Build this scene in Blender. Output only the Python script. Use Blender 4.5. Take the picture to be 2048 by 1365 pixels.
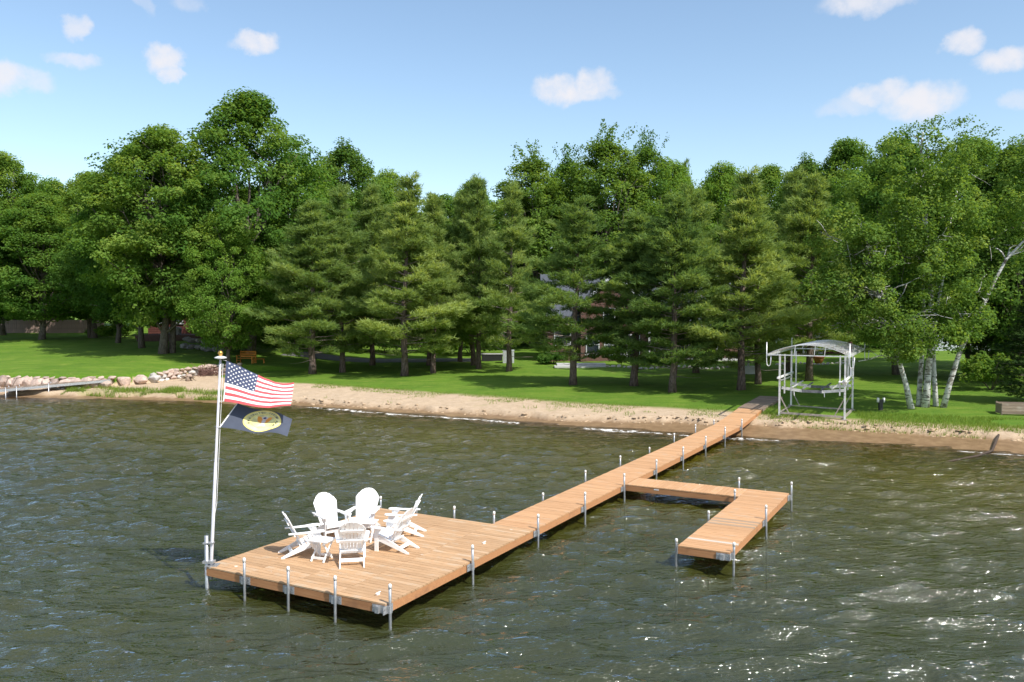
import bpy, math, random
import numpy as np
from mathutils import Vector, Matrix, Euler

# ------------------------------------------------------------------ scene, camera, sky, sun
for o in list(bpy.data.objects):
    bpy.data.objects.remove(o, do_unlink=True)
SC = bpy.context.scene
COL = SC.collection
random.seed(7)
RNG = np.random.default_rng(11)

FPX, CAMH, PITCH = 1689.0, 6.10, 0.0392        # focal length in px of a 2048 px wide frame
cam = bpy.data.cameras.new('camera')
cam.sensor_width = 36.0
cam.lens = FPX / 2048 * 36.0
cam.clip_start = 0.2
cam.clip_end = 6000
camo = bpy.data.objects.new('camera', cam)
COL.objects.link(camo)
camo.location = (0, 0, CAMH)
camo.rotation_euler = (math.pi / 2 - PITCH, 0, 0)
SC.camera = camo

SUN_AZ = math.atan2(0.71, -0.70)               # from the right, a little behind the camera
SUN_EL = math.radians(50)
SKY_STRENGTH = 0.14
SUN_STRENGTH = 3.6
EXPOSURE = 0.65

sun = bpy.data.lights.new('sun', 'SUN')
sun.energy = SUN_STRENGTH
sun.angle = math.radians(0.53)
sun.color = (1.0, 0.955, 0.88)
suno = bpy.data.objects.new('sun', sun)
COL.objects.link(suno)
sdir = Vector((math.sin(SUN_AZ) * math.cos(SUN_EL), math.cos(SUN_AZ) * math.cos(SUN_EL), math.sin(SUN_EL)))
suno.rotation_euler = (-sdir).to_track_quat('-Z', 'Y').to_euler()
suno.location = sdir * 100

SC.view_settings.view_transform = 'Standard'
SC.view_settings.look = 'None'
SC.view_settings.exposure = EXPOSURE
SC.view_settings.gamma = 1.0
SC.view_settings.use_curve_mapping = False
SC.render.engine = 'CYCLES'
SC.cycles.use_denoising = True
try:
    SC.cycles.denoiser = 'OPENIMAGEDENOISE'
    SC.cycles.denoising_prefilter = 'ACCURATE'
except Exception:
    pass
SC.cycles.max_bounces = 9
SC.cycles.diffuse_bounces = 6
SC.cycles.glossy_bounces = 3
SC.cycles.transmission_bounces = 4
SC.cycles.transparent_max_bounces = 8
SC.cycles.sample_clamp_indirect = 6
SC.cycles.caustics_reflective = False
SC.cycles.caustics_refractive = False


class NT:
    """tiny node-graph helper"""
    def __init__(self, tree):
        self.t = tree
        tree.nodes.clear()

    def n(self, kind, **kw):
        nd = self.t.nodes.new(kind)
        for k, v in kw.items():
            if k == 'ins':
                for kk, vv in v.items():
                    if hasattr(vv, 'is_output'):
                        self.t.links.new(vv, nd.inputs[kk])
                    else:
                        nd.inputs[kk].default_value = vv
            else:
                setattr(nd, k, v)
        return nd

    def l(self, a, b):
        self.t.links.new(a, b)

    def math(self, op, a, b=None, c=None, clamp=False):
        nd = self.t.nodes.new('ShaderNodeMath')
        nd.operation = op
        nd.use_clamp = clamp
        for i, v in enumerate((a, b, c)):
            if v is None:
                continue
            if hasattr(v, 'is_output'):
                self.t.links.new(v, nd.inputs[i])
            else:
                nd.inputs[i].default_value = v
        return nd.outputs[0]

    def ramp(self, x, lo, hi, a=0.0, b=1.0, smooth=True):
        nd = self.t.nodes.new('ShaderNodeMapRange')
        nd.interpolation_type = 'SMOOTHSTEP' if smooth else 'LINEAR'
        self.t.links.new(x, nd.inputs[0])
        for i, v in zip((1, 2, 3, 4), (lo, hi, a, b)):
            nd.inputs[i].default_value = v
        return nd.outputs[0]

    def mix(self, f, a, b):
        nd = self.t.nodes.new('ShaderNodeMix')
        nd.data_type = 'RGBA'
        for s, v in ((nd.inputs[0], f), (nd.inputs[6], a), (nd.inputs[7], b)):
            if hasattr(v, 'is_output'):
                self.t.links.new(v, s)
            else:
                s.default_value = v if not isinstance(v, tuple) or len(v) != 3 else (*v, 1)
        return nd.outputs[2]

    def noise(self, vec, scale, detail=3.0, rough=0.55, out=0):
        nd = self.t.nodes.new('ShaderNodeTexNoise')
        nd.inputs['Scale'].default_value = scale
        nd.inputs['Detail'].default_value = detail
        nd.inputs['Roughness'].default_value = rough
        if vec is not None:
            self.t.links.new(vec, nd.inputs['Vector'])
        return nd.outputs[out]


def build_world():
    w = bpy.data.worlds.new('World')
    SC.world = w
    w.use_nodes = True
    g = NT(w.node_tree)
    sky = g.n('ShaderNodeTexSky', sky_type='NISHITA', sun_disc=False)
    sky.sun_elevation = SUN_EL
    sky.sun_rotation = SUN_AZ
    sky.altitude = 250
    sky.air_density = 1.0
    sky.dust_density = 0.9
    sky.ozone_density = 1.7
    tint = g.n('ShaderNodeMix', data_type='RGBA', blend_type='MULTIPLY')
    tint.inputs[0].default_value = 1.0
    g.l(sky.outputs[0], tint.inputs[6])
    tint.inputs[7].default_value = (1.0, 0.99, 0.93, 1)
    geo = g.n('ShaderNodeTexCoord').outputs['Generated']
    sep = g.n('ShaderNodeSeparateXYZ', ins={0: geo})
    az = g.math('ARCTAN2', sep.outputs[0], sep.outputs[1])
    el = g.math('ARCSINE', sep.outputs[2])
    # ragged edges: shift the angular coordinates with noise of the direction
    nz = g.n('ShaderNodeTexNoise')
    nz.inputs['Scale'].default_value = 34
    nz.inputs['Detail'].default_value = 7
    nz.inputs['Roughness'].default_value = 0.6
    g.l(geo, nz.inputs['Vector'])
    nsep = g.n('ShaderNodeSeparateColor', ins={0: nz.outputs['Color']})
    az2 = g.math('ADD', az, g.math('MULTIPLY', g.math('SUBTRACT', nsep.outputs[0], 0.5), 0.042))
    el2 = g.math('ADD', el, g.math('MULTIPLY', g.math('SUBTRACT', nsep.outputs[1], 0.5), 0.030))

    def px(u, v):
        x = (u - 1024) / FPX
        y = -(v - 682.5) / FPX
        fy = math.cos(PITCH) + y * math.sin(PITCH)
        fz = -math.sin(PITCH) + y * math.cos(PITCH)
        return math.atan2(x, fy), math.atan2(fz, math.hypot(x, fy))
    puffs = []                                   # az, el, rx, ry, density
    for u, v, rx, ry, dn in [(1120, 178, 62, 30, 1), (1185, 166, 46, 30, 1), (1150, 186, 84, 22, .8),
                             (510, 86, 46, 20, .95), (327, 122, 34, 26, .95), (345, 152, 20, 16, .8),
                             (150, 51, 24, 20, .7), (148, 120, 44, 17, .65), (8, 155, 36, 32, .9),
                             (58, 158, 40, 22, .6), (1728, 4, 84, 22, .8), (1932, 82, 36, 24, .9),
                             (2012, 118, 48, 24, .9), (1756, 190, 64, 24, .8), (1845, 204, 74, 32, .95),
                             (1700, 212, 60, 20, .45), (2026, 200, 30, 18, .5), (380, 5, 34, 20, .35),
                             (290, 8, 18, 16, .3)]:
        a, e = px(u, v)
        puffs.append((a, e, rx / FPX * 0.9, ry / FPX * 0.9, dn))
    total = None
    for a, e, rx, ry, dn in puffs:
        dx = g.math('MULTIPLY', g.math('SUBTRACT', az2, a), 1 / rx)
        dy = g.math('MULTIPLY', g.math('SUBTRACT', el2, e), 1 / ry)
        d2 = g.math('ADD', g.math('MULTIPLY', dx, dx), g.math('MULTIPLY', dy, dy))
        m = g.ramp(d2, 1.6, 0.1, 0, dn)
        total = m if total is None else g.math('MAXIMUM', total, m)
    # cloud outside the frame: made denser, and added overhead, to brighten water and fill
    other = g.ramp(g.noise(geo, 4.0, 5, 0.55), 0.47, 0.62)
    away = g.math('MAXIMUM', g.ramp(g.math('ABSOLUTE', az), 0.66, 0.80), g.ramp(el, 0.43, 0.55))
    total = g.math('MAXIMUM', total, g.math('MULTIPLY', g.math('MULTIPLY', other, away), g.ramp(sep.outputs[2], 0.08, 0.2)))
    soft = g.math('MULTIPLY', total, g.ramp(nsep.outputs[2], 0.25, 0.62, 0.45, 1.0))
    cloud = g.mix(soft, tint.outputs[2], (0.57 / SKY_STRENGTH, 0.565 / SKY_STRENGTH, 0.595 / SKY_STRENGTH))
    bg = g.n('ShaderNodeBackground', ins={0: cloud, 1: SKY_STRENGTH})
    out = g.n('ShaderNodeOutputWorld')
    g.l(bg.outputs[0], out.inputs[0])


build_world()

# ------------------------------------------------------------------ helpers
MATS = {}


def material(name):
    m = bpy.data.materials.new(name)
    m.use_nodes = True
    MATS[name] = m
    return NT(m.node_tree), m


def finish(g, shader, disp=None):
    o = g.n('ShaderNodeOutputMaterial')
    g.l(shader, o.inputs[0])


def simple(name, col, rough=0.6, metal=0.0, var=0.12, scale=6.0, bump=0.0, bscale=30.0, objvar=0.0, spec=0.5, dirt=None, dscale=3.0):
    """principled material with mottled colour, per-object variation and fine relief"""
    g, m = material(name)
    co = g.n('ShaderNodeTexCoord').outputs['Object']
    nz = g.noise(co, scale, 4)
    lo = tuple(c * (1 - var) for c in col)
    hi = tuple(min(1, c * (1 + var)) for c in col)
    c = g.mix(g.ramp(nz, 0.3, 0.7), lo, hi)
    if objvar:
        oi = g.n('ShaderNodeObjectInfo')
        hsv = g.n('ShaderNodeHueSaturation', ins={'Color': c})
        g.l(g.ramp(oi.outputs['Random'], 0, 1, 1 - objvar, 1 + objvar, smooth=False), hsv.inputs['Value'])
        c = hsv.outputs[0]
    if dirt:
        dn = g.noise(co, dscale, 5, 0.65)
        c = g.mix(g.ramp(dn, 0.52, 0.72, 0, 0.75), c, dirt)
    p = g.n('ShaderNodeBsdfPrincipled', ins={'Base Color': c, 'Roughness': rough, 'Metallic': metal, 'Specular IOR Level': spec})
    if bump:
        b = g.n('ShaderNodeBump', ins={'Strength': bump, 'Distance': 0.02, 'Height': g.noise(co, bscale, 4)})
        g.l(b.outputs[0], p.inputs['Normal'])
    finish(g, p.outputs[0])
    return m


class MB:
    def __init__(self):
        self.V, self.F, self.M = [], [], []

    def add(self, vs, fs, m=0):
        k = len(self.V)
        self.V += [tuple(v) for v in vs]
        self.F += [tuple(i + k for i in f) for f in fs]
        self.M += [m] * len(fs)
        return self

    def box(self, c, s, R=None, m=0, taper=1.0):
        c = Vector(c)
        vs = []
        for z in (-1, 1):
            t = taper if z > 0 else 1.0
            for x, y in ((-1, -1), (1, -1), (1, 1), (-1, 1)):
                v = Vector((x * s[0] / 2 * t, y * s[1] / 2 * t, z * s[2] / 2))
                if R is not None:
                    v = R @ v
                vs.append(c + v)
        return self.add(vs, [(3, 2, 1, 0), (4, 5, 6, 7), (0, 1, 5, 4), (1, 2, 6, 5), (2, 3, 7, 6), (3, 0, 4, 7)], m)

    def bar(self, p0, p1, w, h, up=(0, 0, 1), m=0):
        """rectangular bar: w across, h along up"""
        p0, p1 = Vector(p0), Vector(p1)
        d = (p1 - p0)
        L = d.length
        d.normalize()
        u = Vector(up)
        if abs(d.dot(u)) > 0.98:
            u = Vector((0, 1, 0))
        s = d.cross(u).normalized()
        u = s.cross(d).normalized()
        vs = []
        for p in (p0, p1):
            for a, b in ((-1, -1), (1, -1), (1, 1), (-1, 1)):
                vs.append(p + s * (a * w / 2) + u * (b * h / 2))
        return self.add(vs, [(3, 2, 1, 0), (4, 5, 6, 7), (0, 1, 5, 4), (1, 2, 6, 5), (2, 3, 7, 6), (3, 0, 4, 7)], m)

    def path(self, pts, rad, n=8, m=0, cap=True):
        pts = [Vector(p) for p in pts]
        if not hasattr(rad, '__len__'):
            rad = [rad] * len(pts)
        k = len(self.V)
        prev = None
        for i, p in enumerate(pts):
            d = (pts[min(i + 1, len(pts) - 1)] - pts[max(i - 1, 0)])
            if d.length < 1e-9:
                d = Vector((0, 0, 1))
            d.normalize()
            if prev is None:
                a = Vector((1, 0, 0)) if abs(d.x) < 0.8 else Vector((0, 1, 0))
                s = d.cross(a).normalized()
            else:
                s = (prev - d * prev.dot(d)).normalized()
            prev = s
            t = d.cross(s)
            for j in range(n):
                an = 2 * math.pi * j / n
                self.V.append(tuple(p + (s * math.cos(an) + t * math.sin(an)) * rad[i]))
        for i in range(len(pts) - 1):
            for j in range(n):
                a = k + i * n + j
                b = k + i * n + (j + 1) % n
                self.F.append((a, b, b + n, a + n))
                self.M.append(m)
        if cap:
            self.F.append(tuple(k + j for j in reversed(range(n))))
            self.F.append(tuple(k + (len(pts) - 1) * n + j for j in range(n)))
            self.M += [m, m]
        return self

    def lathe(self, prof, n=12, c=(0, 0, 0), m=0):
        k = len(self.V)
        for r, z in prof:
            for j in range(n):
                a = 2 * math.pi * j / n
                self.V.append((c[0] + r * math.cos(a), c[1] + r * math.sin(a), c[2] + z))
        for i in range(len(prof) - 1):
            for j in range(n):
                a = k + i * n + j
                b = k + i * n + (j + 1) % n
                self.F.append((a, b, b + n, a + n))
                self.M.append(m)
        self.F.append(tuple(k + j for j in reversed(range(n))))
        self.F.append(tuple(k + (len(prof) - 1) * n + j for j in range(n)))
        self.M += [m, m]
        return self

    def mesh(self, name, mats, smooth=False):
        me = bpy.data.meshes.new(name)
        me.from_pydata(self.V, [], self.F)
        if not isinstance(mats, (list, tuple)):
            mats = [mats]
        for mt in mats:
            me.materials.append(mt)
        if len(mats) > 1:
            me.polygons.foreach_set('material_index', self.M)
        if smooth:
            me.polygons.foreach_set('use_smooth', [True] * len(self.F))
        me.update()
        return me


def link(name, me, parent=None, loc=None, rot=None, scale=None):
    o = bpy.data.objects.new(name, me)
    COL.objects.link(o)
    if parent is not None:
        o.parent = parent
    if loc is not None:
        o.location = loc
    if rot is not None:
        o.rotation_euler = rot
    if scale is not None:
        o.scale = scale
    return o


def tag(o, label=None, cat=None, group=None, kind=None):
    if label:
        o['label'] = label
    if cat:
        o['category'] = cat
    if group:
        o['group'] = group
    if kind:
        o['kind'] = kind
    return o


def thing(name, label, cat, loc=(0, 0, 0), rz=0.0, group=None):
    o = bpy.data.objects.new(name, None)
    o.empty_display_size = 0.3
    COL.objects.link(o)
    o.location = loc
    o.rotation_euler = (0, 0, rz)
    return tag(o, label, cat, group)


def mesh_np(name, V, F, mats, attrs=None, smooth=False):
    """V (n,3) array, F (m,k) array of equal-sided faces"""
    me = bpy.data.meshes.new(name)
    V = np.asarray(V, dtype=np.float32)
    F = np.asarray(F, dtype=np.int32)
    k = F.shape[1]
    me.vertices.add(len(V))
    me.vertices.foreach_set('co', V.ravel())
    me.loops.add(F.size)
    me.loops.foreach_set('vertex_index', F.ravel())
    me.polygons.add(len(F))
    me.polygons.foreach_set('loop_start', np.arange(0, F.size, k, dtype=np.int32))
    me.polygons.foreach_set('loop_total', np.full(len(F), k, dtype=np.int32))
    if smooth:
        me.polygons.foreach_set('use_smooth', np.ones(len(F), dtype=bool))
    for m in (mats if isinstance(mats, (list, tuple)) else [mats]):
        me.materials.append(m)
    for an, av in (attrs or {}).items():
        at = me.attributes.new(an, 'FLOAT', 'POINT')
        at.data.foreach_set('value', np.asarray(av, dtype=np.float32))
    me.update(calc_edges=True)
    return me


def vnoise(x, y, seed=0):
    """smooth 2-D value noise in 0..1"""
    xi, yi = np.floor(x).astype(np.int64), np.floor(y).astype(np.int64)
    fx, fy = x - xi, y - yi
    fx, fy = fx * fx * (3 - 2 * fx), fy * fy * (3 - 2 * fy)

    def h(a, b):
        v = (a * 374761393 + b * 668265263 + seed * 1442695041) & 0xFFFFFFFF
        v = ((v ^ (v >> 13)) * 1274126177) & 0xFFFFFFFF
        return ((v ^ (v >> 16)) & 0xFFFF) / 65535.0
    return (h(xi, yi) * (1 - fx) + h(xi + 1, yi) * fx) * (1 - fy) + (h(xi, yi + 1) * (1 - fx) + h(xi + 1, yi + 1) * fx) * fy


def fbm(x, y, seed=0, octv=3):
    s, a, t = 0, 1.0, 0
    for i in range(octv):
        s = s + a * vnoise(x * 2 ** i, y * 2 ** i, seed + i * 17)
        t += a
        a *= 0.5
    return s / t


def sstep(x, a, b):
    t = np.clip((np.asarray(x, dtype=float) - a) / (b - a), 0, 1)
    return t * t * (3 - 2 * t)


# ------------------------------------------------------------------ terrain
SHX = np.array([-400, -120, -60, -34.95, -31.2, -24.05, -19.54, -13.44, -9.77, -6.56, -2.07, 2.0, 5.7, 8.64, 11.13, 13.3, 17.39, 19.15, 21.48, 30, 60, 400.])
SHY = np.array([90, 78, 64, 57.46, 56.83, 55.92, 54.45, 52.8, 50.9, 49.28, 47.05, 44.4, 42.43, 41.0, 40.0, 38.9, 37.5, 36.7, 35.5, 33.0, 24.0, -40.])
WLX = np.array([-400, -60, -36.61, -32.6, -29.07, -28.03, -26.6, -25.9, -24.93, -24.2, -21, -16, 400])
WLY = np.array([75, 63, 60.23, 59.6, 59.43, 60.2, 62.0, 64.3, 67.0, 68.6, 69.5, 70, 70])


def shore_y(x):
    return np.interp(x, SHX, SHY)


def shore_d(x, y):
    return (y - shore_y(x)) * 0.93


def bank_d(x):
    return np.interp(x, [-60, -12, -4, 3, 8, 14, 20, 60], [0.8, 0.8, 0.7, 0.9, 1.9, 2.4, 2.1, 2.0]) + (fbm(x * 0.9, x * 0 + 3.3, 5) - 0.5) * 0.7 + (fbm(x * 3.1, x * 0 + 8.3, 6) - 0.5) * 0.35


def grass_d(x):
    return np.interp(x, [-60, -36, -29, -27, -25, -22, -18, -12, -5, 3, 8, 12, 16, 25, 60], [3, 3.0, 4.2, 6, 10.5, 8.4, 7, 6.2, 5.2, 4.6, 4.2, 3.8, 3.3, 3.1, 3])


def height(x, y):
    x = np.asarray(x, dtype=float)
    y = np.asarray(y, dtype=float)
    d = shore_d(x, y)
    b = bank_d(x)
    under = np.interp(d, [-200, -60, -25, -12, -5, -1.5, 0], [-9, -4.5, -2.0, -1.2, -0.62, -0.2, -0.0])
    wet = np.clip(d, 0, None) * 0.11
    wet = np.minimum(wet, b * 0.11)
    bk = sstep(d, b, b + 0.22) * 0.27
    up = np.interp(d - b, [0, 0.3, 3, 8, 25, 60, 120, 1500], [0, 0.0, 0.18, 0.36, 0.76, 1.32, 1.9, 14])
    h = np.where(d < 0, under, wet + bk + up)
    wy = np.interp(x, WLX, WLY)
    e = y - wy
    side = 1 - sstep(x, -24.5, -13.0)
    hgt = np.interp(x, [-60, -30, -24], [0.86, 0.82, 0.62])
    h = h + side * (hgt * sstep(e, 0.05, 0.55) + np.clip(e, 0, 26) * 0.032)
    # little hummocks, footprints and scour
    beach = sstep(d, b + 0.1, b + 0.8) * (1 - sstep(d, grass_d(x) - 0.6, grass_d(x) + 0.8))
    h = h + beach * (fbm(x * 2.2, y * 2.2, 9, 3) - 0.5) * 0.13
    lawn = sstep(d, grass_d(x), grass_d(x) + 1.5)
    h = h + lawn * (fbm(x * 0.16, y * 0.16, 21, 2) - 0.5) * 0.22
    h = h + np.where((d > 0) & (d < 3), (fbm(x * 1.3, y * 1.3, 31, 2) - 0.5) * 0.03 * np.clip(d, 0, 1), 0)
    return h


def hz(x, y):
    return float(height(np.array([x]), np.array([y]))[0])


def ray(u, v):
    x = (u - 1024) / FPX
    yy = -(v - 682.5) / FPX
    return Vector((x, math.cos(PITCH) + yy * math.sin(PITCH), -math.sin(PITCH) + yy * math.cos(PITCH)))


def at(u, v):
    """where the sight line of a photo pixel meets the ground"""
    r = ray(u, v)
    t = np.linspace(12, 220, 4200)
    x, y, z = r.x * t, r.y * t, CAMH + r.z * t
    below = z < height(x, y)
    i = int(np.argmax(below)) if below.any() else len(t) - 1
    return Vector((x[i], y[i], hz(x[i], y[i])))


def at_y(u, v, Y):
    r = ray(u, v)
    t = Y / r.y
    return Vector((r.x * t, Y, CAMH + r.z * t))


def grid(xs, ys):
    X, Y = np.meshgrid(xs, ys)
    nx, ny = len(xs), len(ys)
    idx = np.arange(nx * ny).reshape(ny, nx)
    F = np.stack([idx[:-1, :-1], idx[:-1, 1:], idx[1:, 1:], idx[1:, :-1]], -1).reshape(-1, 4)
    return X.ravel(), Y.ravel(), F


def ground_material():
    g, m = material('ground')
    pos = g.n('ShaderNodeNewGeometry').outputs['Position']
    ga = g.n('ShaderNodeAttribute', attribute_name='grass').outputs['Fac']
    wa = g.n('ShaderNodeAttribute', attribute_name='wet').outputs['Fac']
    ba = g.n('ShaderNodeAttribute', attribute_name='bed').outputs['Fac']
    n1 = g.noise(pos, 0.35, 4)
    n2 = g.noise(pos, 2.2, 5, 0.65)
    n3 = g.noise(pos, 14, 4, 0.7)
    # sand
    s = g.mix(g.ramp(n2, 0.3, 0.7), (0.44, 0.315, 0.20), (0.56, 0.425, 0.29))
    s = g.mix(g.ramp(n3, 0.35, 0.75), s, (0.60, 0.47, 0.34))
    s = g.mix(g.ramp(g.noise(pos, 30, 3, 0.7), 0.63, 0.75, 0, 0.55), s, (0.22, 0.15, 0.09))
    wetc = g.mix(g.ramp(n2, 0.35, 0.7), (0.20, 0.125, 0.066), (0.29, 0.19, 0.105))
    s = g.mix(wa, s, wetc)
    bed = g.mix(g.ramp(n2, 0.38, 0.66), (0.13, 0.105, 0.035), (0.36, 0.27, 0.12))
    bed = g.mix(g.ramp(n1, 0.45, 0.68, 0, 0.75), bed, (0.07, 0.058, 0.02))
    s = g.mix(ba, s, bed)
    # mown grass: broad patches, streaks and blade-scale mottling
    mp = g.n('ShaderNodeMapping', ins={0: pos})
    mp.inputs['Scale'].default_value = (0.25, 1.6, 1.0)
    st = g.noise(mp.outputs[0], 1.1, 3)
    gr = g.mix(g.ramp(n1, 0.3, 0.7), (0.085, 0.172, 0.014), (0.145, 0.235, 0.024))
    gr = g.mix(g.ramp(st, 0.38, 0.62, 0, 0.75), gr, (0.068, 0.165, 0.008))
    gr = g.mix(g.ramp(n3, 0.42, 0.70, 0, 0.55), gr, (0.19, 0.28, 0.028))
    gr = g.mix(g.ramp(g.noise(pos, 0.8, 5, 0.65), 0.52, 0.72, 0, 0.5), gr, (0.060, 0.140, 0.008))
    gr = g.mix(g.ramp(g.noise(pos, 1.1, 6, 0.72), 0.52, 0.74, 0, 0.5), gr, (0.25, 0.265, 0.06))
    edge = g.math('ADD', ga, g.math('MULTIPLY', g.math('SUBTRACT', n2, 0.5), 0.9))
    gm = g.ramp(edge, 0.38, 0.66)
    thin = g.math('MULTIPLY', gm, g.ramp(ga, 0.55, 1.0, 0.55, 1.0))
    dry = g.mix(g.ramp(ga, 0.5, 0.95), (0.26, 0.25, 0.085), gr)
    c = g.mix(thin, s, dry)
    p = g.n('ShaderNodeBsdfPrincipled', ins={'Base Color': c, 'Specular IOR Level': 0.25})
    g.l(g.math('SUBTRACT', 0.95, g.math('MULTIPLY', wa, 0.55)), p.inputs['Roughness'])
    hgt = g.math('ADD', g.math('MULTIPLY', n3, 0.6), g.noise(pos, 45, 3, 0.7))
    b = g.n('ShaderNodeBump', ins={'Distance': 0.05, 'Height': hgt})
    g.l(g.ramp(wa, 0, 1, 0.75, 0.1, smooth=False), b.inputs['Strength'])
    g.l(b.outputs[0], p.inputs['Normal'])
    finish(g, p.outputs[0])
    return m


def axis(segs):
    out = []
    for a, b, st in segs:
        out += list(np.arange(a, b - 1e-6, st))
    out.append(segs[-1][1])
    return np.array(out)


def build_ground():
    xs = axis([(-2500, -400, 300), (-400, -90, 31), (-90, -40, 1.25), (-40, 30, 0.2), (30, 90, 1.5), (90, 400, 31), (400, 2500, 300)])
    ys = axis([(-300, 0, 50), (0, 30, 1.5), (30, 35, .4), (35, 72, 0.2), (72, 100, 0.7), (100, 200, 5), (200, 500, 60), (500, 3500, 500)])
    X, Y, F = grid(xs, ys)
    Z = height(X, Y)
    d = shore_d(X, Y)
    b = bank_d(X)
    wy = np.interp(X, WLX, WLY)
    wallside = X < -23.0
    gd = grass_d(X)
    grass = sstep(d, gd - 1.1, gd + 1.3)
    grass = np.where(wallside & (Y < wy + 0.25), 0.0, grass)
    grass = np.where(wallside & (Y > wy + 0.25), 1.0, grass)
    # tongue of rough grass on the left shore, ragged weeds on the beach crest
    tongue = sstep(X, -31.5, -29.5) * (1 - sstep(X, -20.5, -18.5)) * sstep(d, 0.5, 0.95) * (1 - sstep(d, 1.7, 3.0))
    grass = np.maximum(grass, tongue * 0.6)
    weeds = sstep(fbm(X * 0.45, Y * 0.6, 77, 3), 0.60, 0.76) * sstep(d, b + .4, b + 1.2) * sstep(X, -22, -12)
    grass = np.maximum(grass, weeds * 0.5)
    wet = 1 - sstep(d, b - 0.15, b + 0.22)
    bed = 1 - sstep(d, -1.6, 0.1)
    me = mesh_np('ground', np.stack([X, Y, Z], -1), F, MATS['ground'], {'grass': grass, 'wet': wet, 'bed': bed}, smooth=True)
    tag(link('ground', me), kind='structure')


# ------------------------------------------------------------------ water
def water_material():
    g, m = material('lake_water')
    pos = g.n('ShaderNodeNewGeometry').outputs['Position']
    dep = g.n('ShaderNodeAttribute', attribute_name='depth').outputs['Fac']
    fo = g.n('ShaderNodeAttribute', attribute_name='foam').outputs['Fac']
    n1 = g.noise(pos, 0.14, 3)
    body = g.mix(g.ramp(dep, 0.6, 2.1), (0.106, 0.092, 0.006), (0.036, 0.042, 0.012))
    body = g.mix(g.ramp(n1, 0.35, 0.7, 0, 0.5), body, (0.046, 0.050, 0.006))
    # ripples finer than the mesh
    mp = g.n('ShaderNodeMapping', ins={0: pos})
    mp.inputs['Rotation'].default_value = (0, 0, math.radians(-9))
    mp.inputs['Scale'].default_value = (0.42, 1.35, 1.0)
    r1 = g.noise(mp.outputs[0], 3.4, 4, 0.6)
    r2 = g.noise(mp.outputs[0], 9.5, 2, 0.6)
    hgt = g.math('ADD', r1, g.math('MULTIPLY', r2, 0.26))
    bp = g.n('ShaderNodeBump', ins={'Strength': 1.0, 'Distance': 0.13, 'Height': hgt})
    diff = g.n('ShaderNodeBsdfDiffuse', ins={'Color': body, 'Normal': bp.outputs[0]})
    tr = g.n('ShaderNodeBsdfTransparent', ins={'Color': (0.93, 0.86, 0.62, 1)})
    op = g.math('SUBTRACT', 1.0, g.math('POWER', 2.718, g.math('MULTIPLY', g.math('MAXIMUM', dep, 0.0), -1.3)))
    inside = g.n('ShaderNodeMixShader', ins={0: op, 1: tr.outputs[0], 2: diff.outputs[0]})
    gl = g.n('ShaderNodeBsdfGlossy', ins={'Color': (0.95, 0.97, 1, 1), 'Roughness': 0.06, 'Normal': bp.outputs[0]})
    fr = g.n('ShaderNodeFresnel', ins={'IOR': 1.78, 'Normal': bp.outputs[0]})
    w = g.n('ShaderNodeMixShader', ins={0: fr.outputs[0], 1: inside.outputs[0], 2: gl.outputs[0]})
    fn = g.noise(pos, 2.6, 6, 0.75)
    fm = g.ramp(g.math('MULTIPLY', fo, g.math('ADD', 0.2, g.math('MULTIPLY', g.ramp(fn, 0.36, 0.66), 1.3))), 0.42, 0.85, 0, 0.9)
    fd = g.n('ShaderNodeBsdfDiffuse', ins={'Color': (0.82, 0.80, 0.76, 1)})
    fin = g.n('ShaderNodeMixShader', ins={0: fm, 1: w.outputs[0], 2: fd.outputs[0]})
    finish(g, fin.outputs[0])
    return m


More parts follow.
